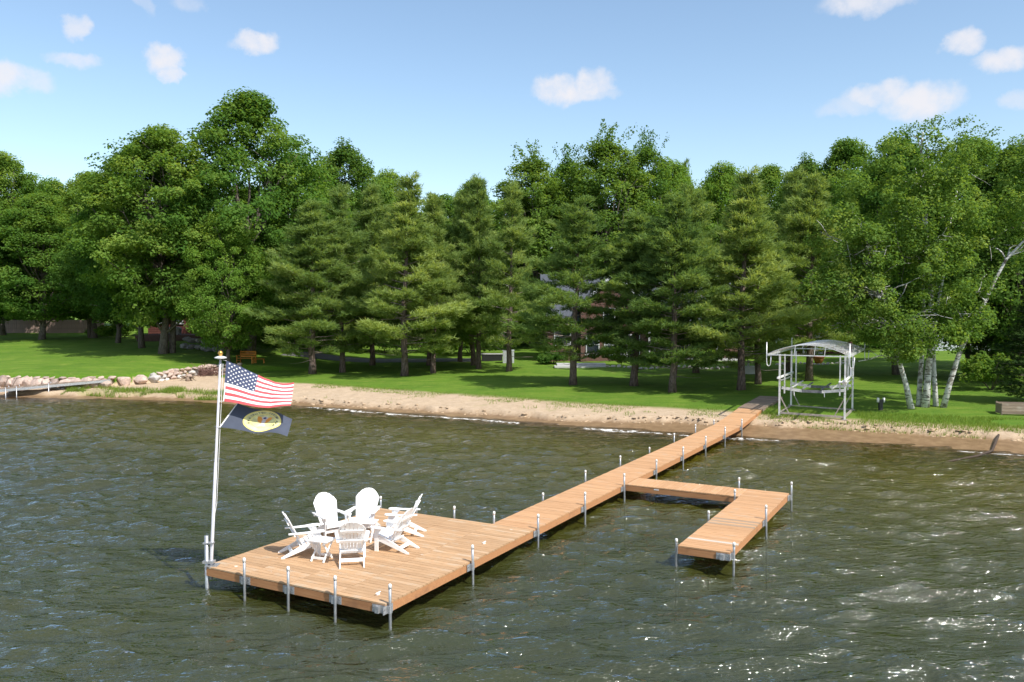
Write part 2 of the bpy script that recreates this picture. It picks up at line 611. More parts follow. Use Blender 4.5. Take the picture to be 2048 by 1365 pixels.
def build_water():
    xs = axis([(-1500, -200, 130), (-200, -60, 14), (-60, -38, 0.5), (-38, 26, 0.105), (26, 60, 1.0), (60, 200, 14), (200, 1500, 130)])
    ys = axis([(-1500, -100, 140), (-100, 0, 10), (0, 9, 0.6), (9, 30, 0.085), (30, 46, 0.105), (46, 60, 0.125), (60, 110, 5)])
    X, Y, F = grid(xs, ys)
    hb = height(X, Y)
    dep = np.clip(-hb, -0.5, 9)
    fine = ((X > -40) & (X < 28) & (Y > 7)).astype(float)
    amp = (0.25 + 0.75 * sstep(dep, 0.0, 0.9)) * fine
    dz = np.zeros_like(X)
    dx = np.zeros_like(X)
    dy = np.zeros_like(X)
    r = np.random.default_rng(5)
    base = math.radians(80)                     # wind blows towards the right and the shore
    waves = []
    for i in range(14):
        waves.append((r.uniform(2.6, 5.0), 0.014, 0.30))
    for i in range(50):
        waves.append((r.uniform(0.75, 1.9), 0.0085, 0.32))
    for i in range(40):
        waves.append((r.uniform(0.36, 0.75), 0.0042, 0.42))
    gust = 0.55 + 0.9 * fbm(X * 0.09 + 4, Y * 0.16, 61, 3)
    for lam, a, spread in waves:
        th = base + r.normal(0, spread)
        k = 2 * math.pi / lam
        kx, ky = math.cos(th), math.sin(th)
        ph = k * (kx * X + ky * Y) + r.uniform(0, 6.283)
        a = a * r.uniform(0.6, 1.4) * gust
        s = np.sin(ph)
        dz += a * s
        c = np.cos(ph) * a * 0.5
        dx += kx * c
        dy += ky * c
    Z = dz * amp
    d = shore_d(X, Y)
    # swash: broken lines of foam where the waves run up
    Z += sstep(-d, -3.5, 0.3) * 0.0
    along = fbm(X * 0.22 + 1.7, X * 0 + 0.4, 41, 2)
    gate = sstep(along, 0.40, 0.54) * sstep(X, -20, -8) * 0.68 + 0.08
    lip = -0.62 - 0.5 * fbm(X * 0.8, X * 0 + 9, 44, 2)
    foam = gate * np.exp(-((d - lip) / (0.22 + 0.35 * fbm(X * 0.5, X * 0 + 2, 91, 2))) ** 2)
    lip2 = -0.1
    foam = np.maximum(foam, 0.5 * np.exp(-((d - lip2) / 0.10) ** 2) * sstep(fbm(X * 0.4, Y * 0.4, 50, 2), 0.45, 0.7))
    me = mesh_np('lake_water', np.stack([X + dx * amp, Y + dy * amp, Z], -1), F, MATS['lake_water'], {'depth': dep, 'foam': foam}, smooth=True)
    tag(link('lake_water', me), kind='structure')


# ------------------------------------------------------------------ materials
def wood_material(name, lo, hi, weather=None, wamt=0.0, objvar=0.16, rough=0.75, spots=True):
    """stained boards: grain along the local x axis"""
    g, m = material(name)
    co = g.n('ShaderNodeTexCoord').outputs['Object']
    oi = g.n('ShaderNodeObjectInfo')
    off = g.n('ShaderNodeVectorMath', operation='ADD', ins={0: co})
    cm = g.n('ShaderNodeCombineXYZ')
    g.l(g.math('MULTIPLY', oi.outputs['Random'], 37.0), cm.inputs[0])
    g.l(g.math('MULTIPLY', oi.outputs['Random'], 91.0), cm.inputs[1])
    g.l(cm.outputs[0], off.inputs[1])
    mp = g.n('ShaderNodeMapping', ins={0: off.outputs[0]})
    mp.inputs['Scale'].default_value = (1.2, 26, 26)
    gr = g.noise(mp.outputs[0], 1.6, 4, 0.6)
    bl = g.noise(off.outputs[0], 2.4, 4, 0.6)
    c = g.mix(g.ramp(gr, 0.3, 0.7), lo, hi)
    if weather:
        c = g.mix(g.ramp(g.math('ADD', bl, g.math('MULTIPLY', g.math('SUBTRACT', oi.outputs['Random'], 0.5), 0.25)), 0.66 - wamt, 0.92 - wamt, 0, 0.8), c, weather)
    if spots:
        c = g.mix(g.ramp(g.noise(off.outputs[0], 5.0, 2, 0.4), 0.73, 0.76, 0, 0.8), c, (0.72, 0.66, 0.56))
    hsv = g.n('ShaderNodeHueSaturation', ins={'Color': c})
    g.l(g.ramp(oi.outputs['Random'], 0, 1, 1 - objvar, 1 + objvar, smooth=False), hsv.inputs['Value'])
    p = g.n('ShaderNodeBsdfPrincipled', ins={'Base Color': hsv.outputs[0], 'Roughness': rough, 'Specular IOR Level': 0.3})
    b = g.n('ShaderNodeBump', ins={'Strength': 0.35, 'Distance': 0.004, 'Height': gr})
    g.l(b.outputs[0], p.inputs['Normal'])
    finish(g, p.outputs[0])
    return m


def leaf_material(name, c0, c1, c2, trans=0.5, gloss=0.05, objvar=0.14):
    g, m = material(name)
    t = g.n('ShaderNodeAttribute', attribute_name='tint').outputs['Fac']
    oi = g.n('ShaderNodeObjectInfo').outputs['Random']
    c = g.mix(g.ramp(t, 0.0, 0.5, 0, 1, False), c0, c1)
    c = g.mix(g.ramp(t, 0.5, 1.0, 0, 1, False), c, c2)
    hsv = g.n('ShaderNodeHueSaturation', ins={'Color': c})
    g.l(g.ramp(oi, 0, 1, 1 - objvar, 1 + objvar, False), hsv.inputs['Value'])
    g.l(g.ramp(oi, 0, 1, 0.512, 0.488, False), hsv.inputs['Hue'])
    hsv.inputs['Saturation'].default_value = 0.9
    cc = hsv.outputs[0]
    d = g.n('ShaderNodeBsdfDiffuse', ins={'Color': cc})
    warm = g.n('ShaderNodeMix', data_type='RGBA', blend_type='MULTIPLY')
    warm.inputs[0].default_value = 1.0
    g.l(cc, warm.inputs[6])
    warm.inputs[7].default_value = (1.5, 1.35, 0.6, 1)
    tl = g.n('ShaderNodeBsdfTranslucent', ins={'Color': warm.outputs[2]})
    mx = g.n('ShaderNodeMixShader', ins={0: trans, 1: d.outputs[0], 2: tl.outputs[0]})
    finish(g, mx.outputs[0])
    return m


def bark_material(name, lo, hi, sx=1.0, sz=5.0, bump=0.6):
    g, m = material(name)
    co = g.n('ShaderNodeTexCoord').outputs['Object']
    mp = g.n('ShaderNodeMapping', ins={0: co})
    mp.inputs['Scale'].default_value = (sz, sz, sx)
    n = g.noise(mp.outputs[0], 3.0, 5, 0.65)
    c = g.mix(g.ramp(n, 0.32, 0.68), lo, hi)
    p = g.n('ShaderNodeBsdfPrincipled', ins={'Base Color': c, 'Roughness': 0.95, 'Specular IOR Level': 0.15})
    b = g.n('ShaderNodeBump', ins={'Strength': bump, 'Distance': 0.04, 'Height': n})
    g.l(b.outputs[0], p.inputs['Normal'])
    finish(g, p.outputs[0])
    return m


def birch_bark():
    g, m = material('birch_bark')
    co = g.n('ShaderNodeTexCoord').outputs['Object']
    mp = g.n('ShaderNodeMapping', ins={0: co})
    mp.inputs['Scale'].default_value = (2.2, 2.2, 9.0)
    n = g.noise(mp.outputs[0], 1.0, 4, 0.6)
    mp2 = g.n('ShaderNodeMapping', ins={0: co})
    mp2.inputs['Scale'].default_value = (3, 3, 2.5)
    n2 = g.noise(mp2.outputs[0], 1.0, 4, 0.65)
    c = g.mix(g.ramp(n, 0.53, 0.60), (0.64, 0.63, 0.61), (0.07, 0.062, 0.055))
    c = g.mix(g.ramp(n2, 0.47, 0.64, 0, 0.9), c, (0.20, 0.175, 0.15))
    p = g.n('ShaderNodeBsdfPrincipled', ins={'Base Color': c, 'Roughness': 0.8, 'Specular IOR Level': 0.2})
    b = g.n('ShaderNodeBump', ins={'Strength': 0.4, 'Distance': 0.02, 'Height': n})
    g.l(b.outputs[0], p.inputs['Normal'])
    finish(g, p.outputs[0])


def brick_material(name, c1, c2, mortar, scale=1.0):
    g, m = material(name)
    co = g.n('ShaderNodeTexCoord').outputs['Object']
    mp = g.n('ShaderNodeMapping', ins={0: co})
    mp.inputs['Rotation'].default_value = (math.radians(90), 0, 0)
    br = g.n('ShaderNodeTexBrick', ins={'Vector': mp.outputs[0], 'Color1': (*c1, 1), 'Color2': (*c2, 1), 'Mortar': (*mortar, 1), 'Scale': scale})
    br.inputs['Brick Width'].default_value = 0.22
    br.inputs['Row Height'].default_value = 0.075
    br.inputs['Mortar Size'].default_value = 0.008
    p = g.n('ShaderNodeBsdfPrincipled', ins={'Base Color': br.outputs[0], 'Roughness': 0.9})
    finish(g, p.outputs[0])


def glass_material():
    g, m = material('window_glass')
    p = g.n('ShaderNodeBsdfPrincipled', ins={'Base Color': (0.018, 0.026, 0.035, 1), 'Roughness': 0.04, 'Specular IOR Level': 0.8})
    finish(g, p.outputs[0])


ground_material()
water_material()
wood_material('deck_wood', (0.42, 0.250, 0.130), (0.55, 0.35, 0.195), (0.46, 0.35, 0.24), 0.15, objvar=0.13, spots=True)
wood_material('walk_wood', (0.48, 0.265, 0.130), (0.58, 0.34, 0.180), (0.46, 0.33, 0.22), 0.12, objvar=0.10, spots=False)
wood_material('grey_wood', (0.21, 0.155, 0.115), (0.31, 0.235, 0.18), (0.36, 0.30, 0.25), 0.1, objvar=0.2, spots=False)
wood_material('stringer_wood', (0.40, 0.185, 0.080), (0.50, 0.25, 0.115), (0.28, 0.135, 0.07), 0.10, objvar=0.05, spots=False)
wood_material('cedar_wood', (0.46, 0.175, 0.03), (0.58, 0.25, 0.05), None, 0, objvar=0.12, spots=False)
simple('galvanised', (0.50, 0.51, 0.53), 0.42, 0.75, 0.12, 12, 0.1, 60, objvar=0.08)
simple('bracket_steel', (0.42, 0.43, 0.44), 0.5, 0.55, 0.22, 25, 0.15, 60, objvar=0.1, dirt=(0.25, 0.20, 0.16), dscale=14)
simple('cap_white', (0.82, 0.81, 0.79), 0.5, 0, 0.04, 20)
simple('white_resin', (0.86, 0.86, 0.86), 0.5, 0, 0.03, 5, objvar=0.03)
simple('pole_metal', (0.70, 0.68, 0.72), 0.38, 0.35, 0.06, 8)
simple('gold', (0.62, 0.36, 0.09), 0.3, 0.8, 0.08, 10)
simple('aluminium', (0.80, 0.80, 0.79), 0.4, 0.45, 0.1, 7, 0.05, 50, objvar=0.06, dirt=(0.42, 0.36, 0.32), dscale=5)
simple('weathered_steel', (0.42, 0.36, 0.32), 0.6, 0.3, 0.2, 7, 0.1, 40, objvar=0.1)
simple('carpet_bunk', (0.16, 0.165, 0.18), 0.95, 0, 0.25, 9, objvar=0.1)
simple('boulder_stone', (0.43, 0.325, 0.27), 0.9, 0, 0.22, 3.5, 0.6, 14, objvar=0.28, dirt=(0.30, 0.29, 0.27), dscale=4)
simple('grey_stone', (0.30, 0.29, 0.285), 0.9, 0, 0.25, 3.5, 0.6, 14, objvar=0.3, dirt=(0.16, 0.16, 0.15), dscale=4)
simple('pale_stone', (0.50, 0.47, 0.44), 0.9, 0, 0.2, 4, 0.5, 14, objvar=0.25)
simple('roof_shingle', (0.075, 0.085, 0.105), 0.9, 0, 0.2, 9, 0.4, 22)
simple('white_trim', (0.55, 0.57, 0.60), 0.6, 0, 0.05, 4)
simple('pale_siding', (0.47, 0.50, 0.54), 0.7, 0, 0.06, 4)
simple('dark_siding', (0.10, 0.030, 0.025), 0.8, 0, 0.2, 5, 0.2, 20)
simple('tan_siding', (0.30, 0.215, 0.185), 0.85, 0, 0.12, 2)
simple('deck_brown', (0.10, 0.055, 0.045), 0.8, 0, 0.2, 6, objvar=0.15)
simple('concrete', (0.46, 0.46, 0.46), 0.9, 0, 0.1, 3, 0.2, 40)
simple('asphalt', (0.13, 0.125, 0.13), 0.95, 0, 0.12, 4, 0.3, 50)
simple('black_plastic', (0.018, 0.018, 0.02), 0.5)
simple('grey_cover', (0.34, 0.34, 0.345), 0.8, 0, 0.12, 5, 0.3, 8)
simple('terracotta', (0.42, 0.15, 0.06), 0.8, 0, 0.1, 5)
simple('soil', (0.06, 0.04, 0.028), 0.95)
simple('driftwood', (0.20, 0.145, 0.105), 0.9, 0, 0.3, 8, 0.3, 30, objvar=0.2)
simple('twig', (0.14, 0.075, 0.06), 0.9, 0, 0.3, 8, objvar=0.25)
simple('pine_bark_dead', (0.26, 0.21, 0.18), 0.95, 0, 0.25, 6)
simple('flag_white', (0.84, 0.83, 0.82), 0.85, 0, 0.03)
simple('flag_red', (0.60, 0.095, 0.105), 0.85, 0, 0.05)
simple('flag_blue', (0.055, 0.070, 0.135), 0.85, 0, 0.06)
simple('flag_navy', (0.060, 0.072, 0.105), 0.8, 0, 0.08)
simple('seal_gold', (0.9, 0.76, 0.2), 0.8, 0, 0.05)
simple('seal_olive', (0.78, 0.74, 0.34), 0.8, 0, 0.25, 7)
simple('seal_orange', (0.85, 0.36, 0.06), 0.8, 0, 0.08)
simple('seal_black', (0.03, 0.03, 0.025), 0.8)
simple('seal_pale', (0.72, 0.62, 0.60), 0.8)
bark_material('maple_bark', (0.075, 0.062, 0.05), (0.21, 0.18, 0.155))
bark_material('pine_bark', (0.085, 0.062, 0.052), (0.22, 0.165, 0.145))
birch_bark()
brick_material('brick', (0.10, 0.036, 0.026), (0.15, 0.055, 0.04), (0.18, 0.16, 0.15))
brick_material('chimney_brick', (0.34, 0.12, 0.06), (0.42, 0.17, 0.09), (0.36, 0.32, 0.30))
glass_material()
leaf_material('maple_leaf', (0.072, 0.170, 0.018), (0.125, 0.245, 0.024), (0.230, 0.345, 0.045))
leaf_material('dark_leaf', (0.050, 0.130, 0.018), (0.085, 0.190, 0.024), (0.145, 0.255, 0.034))
leaf_material('lime_leaf', (0.090, 0.205, 0.018), (0.145, 0.285, 0.024), (0.240, 0.365, 0.040))
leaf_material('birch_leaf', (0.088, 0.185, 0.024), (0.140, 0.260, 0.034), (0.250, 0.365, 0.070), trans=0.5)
leaf_material('poplar_leaf', (0.065, 0.150, 0.020), (0.100, 0.210, 0.022), (0.165, 0.280, 0.036))
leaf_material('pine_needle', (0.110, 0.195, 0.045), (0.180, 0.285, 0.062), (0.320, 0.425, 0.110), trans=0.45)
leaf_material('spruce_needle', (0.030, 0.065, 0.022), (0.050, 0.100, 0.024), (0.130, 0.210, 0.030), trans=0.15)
leaf_material('grass_blade', (0.10, 0.20, 0.014), (0.16, 0.27, 0.022), (0.26, 0.32, 0.06), trans=0.4)

build_ground()
build_water()

# ------------------------------------------------------------------ trees
def frames(n, r, up=0.0, out=None, k_out=0.0):
    d = r.normal(size=(n, 3))
    d[:, 2] = np.abs(d[:, 2]) + up
    if out is not None:
        d = d + out * k_out
    d /= np.linalg.norm(d, axis=1, keepdims=True)
    a = r.normal(size=(n, 3))
    s = np.cross(d, a)
    s /= np.linalg.norm(s, axis=1, keepdims=True)
    t = np.cross(d, s)
    return d, s, t


def leaf_cards(P, N, S, T, size):
    """one four-sided leaf per point, creased along the midrib"""
    n = len(P)
    size = size[:, None]
    V = np.empty((n, 4, 3))
    V[:, 0] = P - T * size * 0.55
    V[:, 1] = P + S * size * 0.40 + N * size * 0.10
    V[:, 2] = P + T * size * 0.55
    V[:, 3] = P - S * size * 0.40 + N * size * 0.10
    F = np.arange(n * 4).reshape(n, 4)
    return V.reshape(-1, 3), F


def clump_leaves(C, R, per, leaf, r, tint0, flat=0.62, droop=0.0, out_c=None):
    """C (m,3) clump centres, R (m,) radii"""
    m = len(C)
    n = m * per
    ci = np.repeat(np.arange(m), per)
    g = r.normal(size=(n, 3))
    g /= np.linalg.norm(g, axis=1, keepdims=True)
    rad = r.uniform(0.25, 1.0, n) ** 0.6
    off = g * rad[:, None]
    off[:, 2] *= flat
    P = C[ci] + off * R[ci][:, None]
    if droop:
        P[:, 2] -= droop * (off[:, 0] ** 2 + off[:, 1] ** 2) * R[ci]
    out = off.copy()
    out[:, 2] += 0.35
    if out_c is not None:
        oc = C[ci] - out_c
        oc /= np.linalg.norm(oc, axis=1, keepdims=True) + 1e-6
        out = out + oc * 0.6
    N, S, T = frames(n, r, 0.15, out, 0.85)
    size = leaf * r.uniform(0.65, 1.3, n)
    V, F = leaf_cards(P, N, S, T, size)
    tint = np.clip(tint0[ci] + r.normal(0, 0.13, n), 0, 1)
    return V, F, np.repeat(tint, 4)


def curved(p0, p1, sag, n, r, wob=0.1):
    p0, p1 = np.array(p0, float), np.array(p1, float)
    t = np.linspace(0, 1, n)[:, None]
    p = p0 + (p1 - p0) * t
    p[:, 2] += sag * np.sin(np.pi * t[:, 0])
    L = np.linalg.norm(p1 - p0)
    p[1:-1] += r.normal(0, wob * L * 0.12, (n - 2, 3))
    return p


def broadleaf(seed, H=20.0, R=6.5, base=0.18, nclump=300, per=85, leaf=0.27, cr=1.15, trunk=0.30, shape=0.75, lobes=7, leafmat='maple_leaf', bark='maple_bark', double=False, flat=0.62, ragged=0.0):
    """returns (trunk mesh, limbs mesh, crown mesh) of a broad tree standing at the origin"""
    r = np.random.default_rng(seed)
    z0 = H * base
    # main lobes make the outline uneven
    L = []
    for i in range(lobes):
        a = 2 * math.pi * (i + r.uniform(-.3, .3)) / lobes * 1.9
        zz = z0 + (H - z0) * r.uniform(0.15, 0.85)
        L.append((math.cos(a), math.sin(a), zz, r.uniform(0.12, 0.34)))
    C = []
    while len(C) < nclump:
        t = r.uniform(0.02, 1.0)
        z = z0 + (H - z0) * t
        prof = math.sin(math.pi * min(1, max(0, t)) ** shape) ** 0.62 if t < 0.999 else 0.02
        a = r.uniform(0, 2 * math.pi)
        rr = R * prof
        for lx, ly, lz, lw in L:
            dd = (math.cos(a) * lx + math.sin(a) * ly)
            if dd > 0.3:
                rr *= 1 + lw * (dd - 0.3) * math.exp(-((z - lz) / (0.16 * H)) ** 2)
        f = r.uniform(0, 1) ** 0.42
        if f < 0.35:
            continue
        rr *= f * r.uniform(0.88, 1.05 + ragged)
        C.append((rr * math.cos(a), rr * math.sin(a), z + r.normal(0, 0.25)))
    C = np.array(C)
    CR = cr * r.uniform(0.6, 1.25, len(C)) * (H / 20)
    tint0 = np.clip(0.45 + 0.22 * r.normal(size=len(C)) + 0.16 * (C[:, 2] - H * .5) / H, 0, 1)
    V, F, tint = clump_leaves(C, CR, per, leaf, r, tint0, flat=flat, out_c=np.array([0, 0, H * 0.45]))
    if ragged:                                    # loose sprays sticking out of the top
        tops = C[np.argsort(-C[:, 2])[: int(14)]]
        SP = []
        for c in tops:
            dirv = np.array([0.35 + r.normal(0, .2), r.normal(0, .25), 1.0])
            for k in range(46):
                q = r.uniform(0, 2.3)
                SP.append(c + dirv * q + r.normal(0, 0.16, 3))
        SP = np.array(SP)
        N, S, T = frames(len(SP), r, 0.1)
        v2, f2 = leaf_cards(SP, N, S, T, leaf * r.uniform(.6, 1.1, len(SP)))
        F = np.concatenate([F, f2 + len(V)])
        V = np.concatenate([V, v2])
        tint = np.concatenate([tint, np.full(len(v2), 0.35)])
    crown = mesh_np('crown', V, F, MATS[leafmat], {'tint': tint})
    tb = MB()
    top = (r.normal(0, .4), r.normal(0, .4), H * 0.72)
    pts = curved((0, 0, -0.3), top, 0, 9, r, 0.10)
    pts[0, :2] = 0
    rad = np.linspace(trunk, trunk * 0.22, 9)
    rad[0] *= 1.35
    rad[1] *= 1.05
    tb.path(pts, rad, 10)
    if double:
        p2 = curved((0.75, 0.25, -0.3), (1.9, .6, H * 0.6), 0, 8, r, 0.08)
        tb.path(p2, np.linspace(trunk * 0.9, trunk * 0.2, 8), 10)
    lb = MB()
    order = r.permutation(len(C))[:26]
    for i in order:
        e = C[i]
        t = np.clip((e[2] - H * 0.12) / (H * 0.72) * 0.62, 0.14, 0.9)
        k = t * 8
        a, b = int(k), min(8, int(k) + 1)
        s = pts[a] + (pts[b] - pts[a]) * (k - a)
        pp = curved(s, e, 0.3, 6, r, 0.25)
        lb.path(pp, np.linspace(trunk * 0.34, 0.025, 6), 6)
        for q in range(2):
            j = int(r.integers(2, 5))
            e2 = pp[j] + np.array([r.normal(0, 1.0), r.normal(0, 1.0), r.uniform(0.2, 1.4)])
            lb.path(curved(pp[j], e2, 0.1, 4, r, 0.3), np.linspace(0.06, 0.015, 4), 5)
    return tb.mesh('trunk', MATS[bark], True), lb.mesh('limbs', MATS[bark], True), crown


def needle_tufts(P, D, r, n_per, length, width, tint0):
    """tufts of needles: thin triangles fanning round a direction"""
    m = len(P)
    n = m * n_per
    ci = np.repeat(np.arange(m), n_per)
    d = D[ci] + r.normal(0, 0.62, (n, 3))
    d /= np.linalg.norm(d, axis=1, keepdims=True)
    s = np.cross(d, r.normal(size=(n, 3)))
    s /= np.linalg.norm(s, axis=1, keepdims=True)
    ln = length * r.uniform(0.7, 1.2, n)[:, None]
    b = P[ci] + r.normal(0, length * 0.22, (n, 3))
    V = np.empty((n, 3, 3))
    V[:, 0] = b - s * width
    V[:, 1] = b + s * width
    V[:, 2] = b + d * ln
    tint = np.clip(tint0[ci] + r.normal(0, 0.10, n), 0, 1)
    return V.reshape(-1, 3), np.arange(n * 3).reshape(n, 3), np.repeat(tint, 3)


def pine(seed, H=15.0, R=3.7, clear=0.13, whorl=0.80, tuft=0.34, n_per=17, nwidth=0.030, leafmat='pine_needle', conic=0.88, droop=0.0, spread=0.48, low=1.0, step=0.27, trunk=0.2):
    r = np.random.default_rng(seed)
    tb = MB()
    zs = np.linspace(-0.3, H, 14)
    wob = np.cumsum(r.normal(0, 0.035, (14, 2)), 0)
    pts = np.stack([wob[:, 0], wob[:, 1], zs], -1)
    pts[0, :2] = pts[1, :2] = 0
    rad = trunk * (1 - np.linspace(0, 1, 14) * 0.92)
    rad[0] *= 1.25
    tb.path(pts, rad, 9)
    lb = MB()
    P, D, TI = [], [], []
    z = H * clear
    while z < H * 0.985:
        t = (z - H * clear) / (H * (1 - clear))
        prof = (1 - t) ** conic * (0.62 + 0.38 * min(1, t / 0.16)) * (low if t < 0.12 else 1.0)
        nb = int(r.integers(4, 7)) if droop == 0 else 7
        a0 = r.uniform(0, 6.28)
        for i in range(nb):
            a = a0 + 6.283 * i / nb + r.normal(0, 0.22)
            ln = max(0.35, R * prof * (r.uniform(0.50, 1.25) if droop == 0 else r.uniform(.75, 1.1)))
            if r.uniform() < 0.08 and t < 0.5:
                ln *= 0.55
            zz = z + r.normal(0, 0.22)
            bx, by = np.interp(zz, zs, pts[:, 0]), np.interp(zz, zs, pts[:, 1])
            rise = (0.10 + 0.75 * t - droop * (1 - t)) * ln
            dirh = np.array([math.cos(a), math.sin(a), 0])
            p0 = np.array([bx, by, zz])
            n = max(4, int(ln / 0.5))
            q = np.linspace(0, 1, n)
            bend = (q ** 2) * 0.12 * ln * (1 if droop == 0 else 0.6)
            br = p0 + dirh * (q * ln)[:, None] + np.array([0, 0, 1]) * (q * rise * 0.8 + bend)[:, None]
            br[1:] += r.normal(0, 0.04, (n - 1, 3))
            lb.path(br, np.linspace(0.012 + 0.012 * ln, 0.008, n), 5, cap=False)
            # side twigs carry the tufts: flat sprays of foliage
            start = 0.45 if t < 0.55 else 0.2
            if t < 0.1:
                start = 0.55
            side = np.array([-math.sin(a), math.cos(a), 0])
            tb0 = 0.38 + r.normal(0, 0.17)
            width = r.uniform(0.6, 1.2)
            qq = start
            while qq <= 1.0:
                c = p0 + dirh * (qq * ln) + np.array([0, 0, 1]) * (qq * rise * 0.8 + qq * qq * 0.12 * ln)
                wmax = (spread * ln * (1.05 - qq) * 1.1 + 0.15) * width
                k = max(1, int(wmax / (step * 0.82)))
                for sgn in (-1, 1):
                    for w in range(k + 1):
                        o = (w + r.uniform(-.3, .3)) * wmax / max(1, k)
                        pos = c + side * sgn * o + dirh * (o * 0.55 + r.normal(0, .07)) + np.array([0, 0, r.normal(0.03, 0.10) + 0.10 * o])
                        P.append(pos)
                        dd = dirh * 0.6 + side * sgn * (0.5 * min(1, o + .2)) + np.array([0, 0, 0.75 if droop == 0 else 0.1])
                        D.append(dd / np.linalg.norm(dd))
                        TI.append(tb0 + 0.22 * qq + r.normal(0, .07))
                qq += step / ln
        z += whorl * r.uniform(0.75, 1.25) * (1 - 0.35 * t)
    # leader
    for k in range(8):
        P.append(np.array([pts[-1, 0], pts[-1, 1], H - 0.1 * k]))
        D.append(np.array([0, 0, 1.0]))
        TI.append(0.6)
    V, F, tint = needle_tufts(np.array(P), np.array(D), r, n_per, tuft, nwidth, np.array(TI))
    # dead snags low on the stem
    for k in range(14):
        a = r.uniform(0, 6.28)
        zz = H * r.uniform(0.08, 0.42)
        p0 = np.array([0, 0, zz])
        p1 = p0 + np.array([math.cos(a), math.sin(a), r.uniform(-.15, .25)]) * r.uniform(0.5, 1.9)
        lb.path(curved(p0, p1, -0.1, 5, r, 0.2), np.linspace(0.025, 0.008, 5), 4, cap=False)
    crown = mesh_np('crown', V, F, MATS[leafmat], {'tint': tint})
    return tb.mesh('trunk', MATS['pine_bark'], True), lb.mesh('branches', MATS['pine_bark_dead'], True), crown


LIB = {}
LIB['maple_a'] = (broadleaf(1, 20, 6.6, 0.14, 380, 165, 0.235, 1.25, 0.33, lobes=8), 20, 6.6)
LIB['maple_b'] = (broadleaf(2, 20, 6.6, 0.10, 350, 165, 0.235, 1.3, 0.30, shape=0.85, lobes=7, leafmat='lime_leaf'), 20, 6.6)
LIB['maple_d'] = (broadleaf(4, 20, 6.0, 0.15, 350, 165, 0.235, 1.25, 0.30, shape=0.7, lobes=8, leafmat='dark_leaf'), 20, 6.0)
LIB['maple_2'] = (broadleaf(9, 20, 6.4, 0.13, 380, 165, 0.235, 1.25, 0.36, lobes=8, double=True), 20, 6.4)
LIB['poplar'] = (broadleaf(6, 20, 5.2, 0.12, 340, 130, 0.235, 1.1, 0.26, shape=0.8, lobes=9, leafmat='poplar_leaf', ragged=0.18), 20, 5.2)
LIB['wood_a'] = (broadleaf(12, 20, 6.2, 0.03, 230, 90, 0.38, 1.6, 0.28, shape=0.9, leafmat='dark_leaf'), 20, 6.2)
LIB['wood_b'] = (broadleaf(13, 20, 6.0, 0.05, 230, 90, 0.38, 1.6, 0.28, shape=0.8, leafmat='maple_leaf'), 20, 6.0)
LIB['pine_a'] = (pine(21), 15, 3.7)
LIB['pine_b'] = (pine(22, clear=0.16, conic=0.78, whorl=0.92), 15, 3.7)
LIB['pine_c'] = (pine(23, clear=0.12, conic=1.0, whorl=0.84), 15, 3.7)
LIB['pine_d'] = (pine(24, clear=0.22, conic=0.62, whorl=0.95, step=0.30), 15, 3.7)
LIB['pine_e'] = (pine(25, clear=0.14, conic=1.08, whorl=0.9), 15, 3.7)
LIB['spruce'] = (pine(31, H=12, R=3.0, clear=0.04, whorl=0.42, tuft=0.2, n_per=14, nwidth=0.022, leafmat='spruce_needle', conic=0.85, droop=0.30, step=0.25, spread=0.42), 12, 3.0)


def plant_tree(name, kind, x, y, H, R, rz, label, cat='tree', group=None, zoff=0.0):
    (tm, lm, cm), h0, r0 = LIB[kind]
    t = thing(name, label, cat, (x, y, hz(x, y) + zoff), rz, group)
    s = (R / r0, R / r0, H / h0)
    for nm, me in (('trunk', tm), ('limbs', lm), ('crown', cm)):
        link(nm, me, t, scale=s)
    return t


def tree_px(name, kind, u, Y, vtop, R, label, rz=None, cat='tree', group=None):
    """trunk at photo column u and distance Y, its top at photo row vtop"""
    x = (u - 1024) / FPX * Y
    z = hz(x, Y)
    H = at_y(u, vtop, Y).z - z
    return plant_tree(name, kind, x, Y, H, R, random.uniform(0, 6.28) if rz is None else rz, label, cat, group)


# big broadleaf trees on the raised lawn, left
tree_px('maple_tree', 'maple_2', 325, 73.5, 262, 6.4, 'broad maple with a twin trunk on the lawn left of the flagpole', rz=0.4)
tree_px('maple_tree', 'maple_a', 500, 77, 198, 7.0, 'tallest maple of the scene, its crown rising above the flagpole')
tree_px('maple_tree', 'maple_b', 455, 70, 425, 3.7, 'small bright green maple low in front of the tallest maple')
tree_px('maple_tree', 'maple_d', 283, 78, 300, 5.2, 'dark green maple left behind the twin trunk maple')
tree_px('maple_tree', 'maple_d', 235, 84, 375, 4.6, 'slim bluish green tree left of the dark maple')
tree_px('maple_tree', 'maple_a', 83, 88, 395, 6.0, 'spreading maple with a pale bare trunk at the left lawn')
tree_px('maple_tree', 'maple_2', 188, 93, 350, 5.4, 'round topped maple with a thick trunk behind the left lawn')
tree_px('maple_tree', 'maple_a', 5, 99, 312, 6.6, 'tall maple at the far left edge of the picture')
tree_px('maple_tree', 'maple_d', -40, 88, 420, 5.4, 'dark leafy tree cut by the left edge of the picture')
tree_px('maple_tree', 'maple_b', 105, 108, 368, 5.5, 'olive green tree far behind the left lawn')
tree_px('maple_tree', 'maple_b', 595, 84, 318, 6.0, 'bright green maple right behind the tallest maple')
tree_px('maple_tree', 'maple_d', 690, 93, 300, 5.6, 'dark round headed maple above the leftmost pines')
tree_px('maple_tree', 'maple_b', 775, 100, 352, 5.0, 'bright green tree just left of the treeline gap')
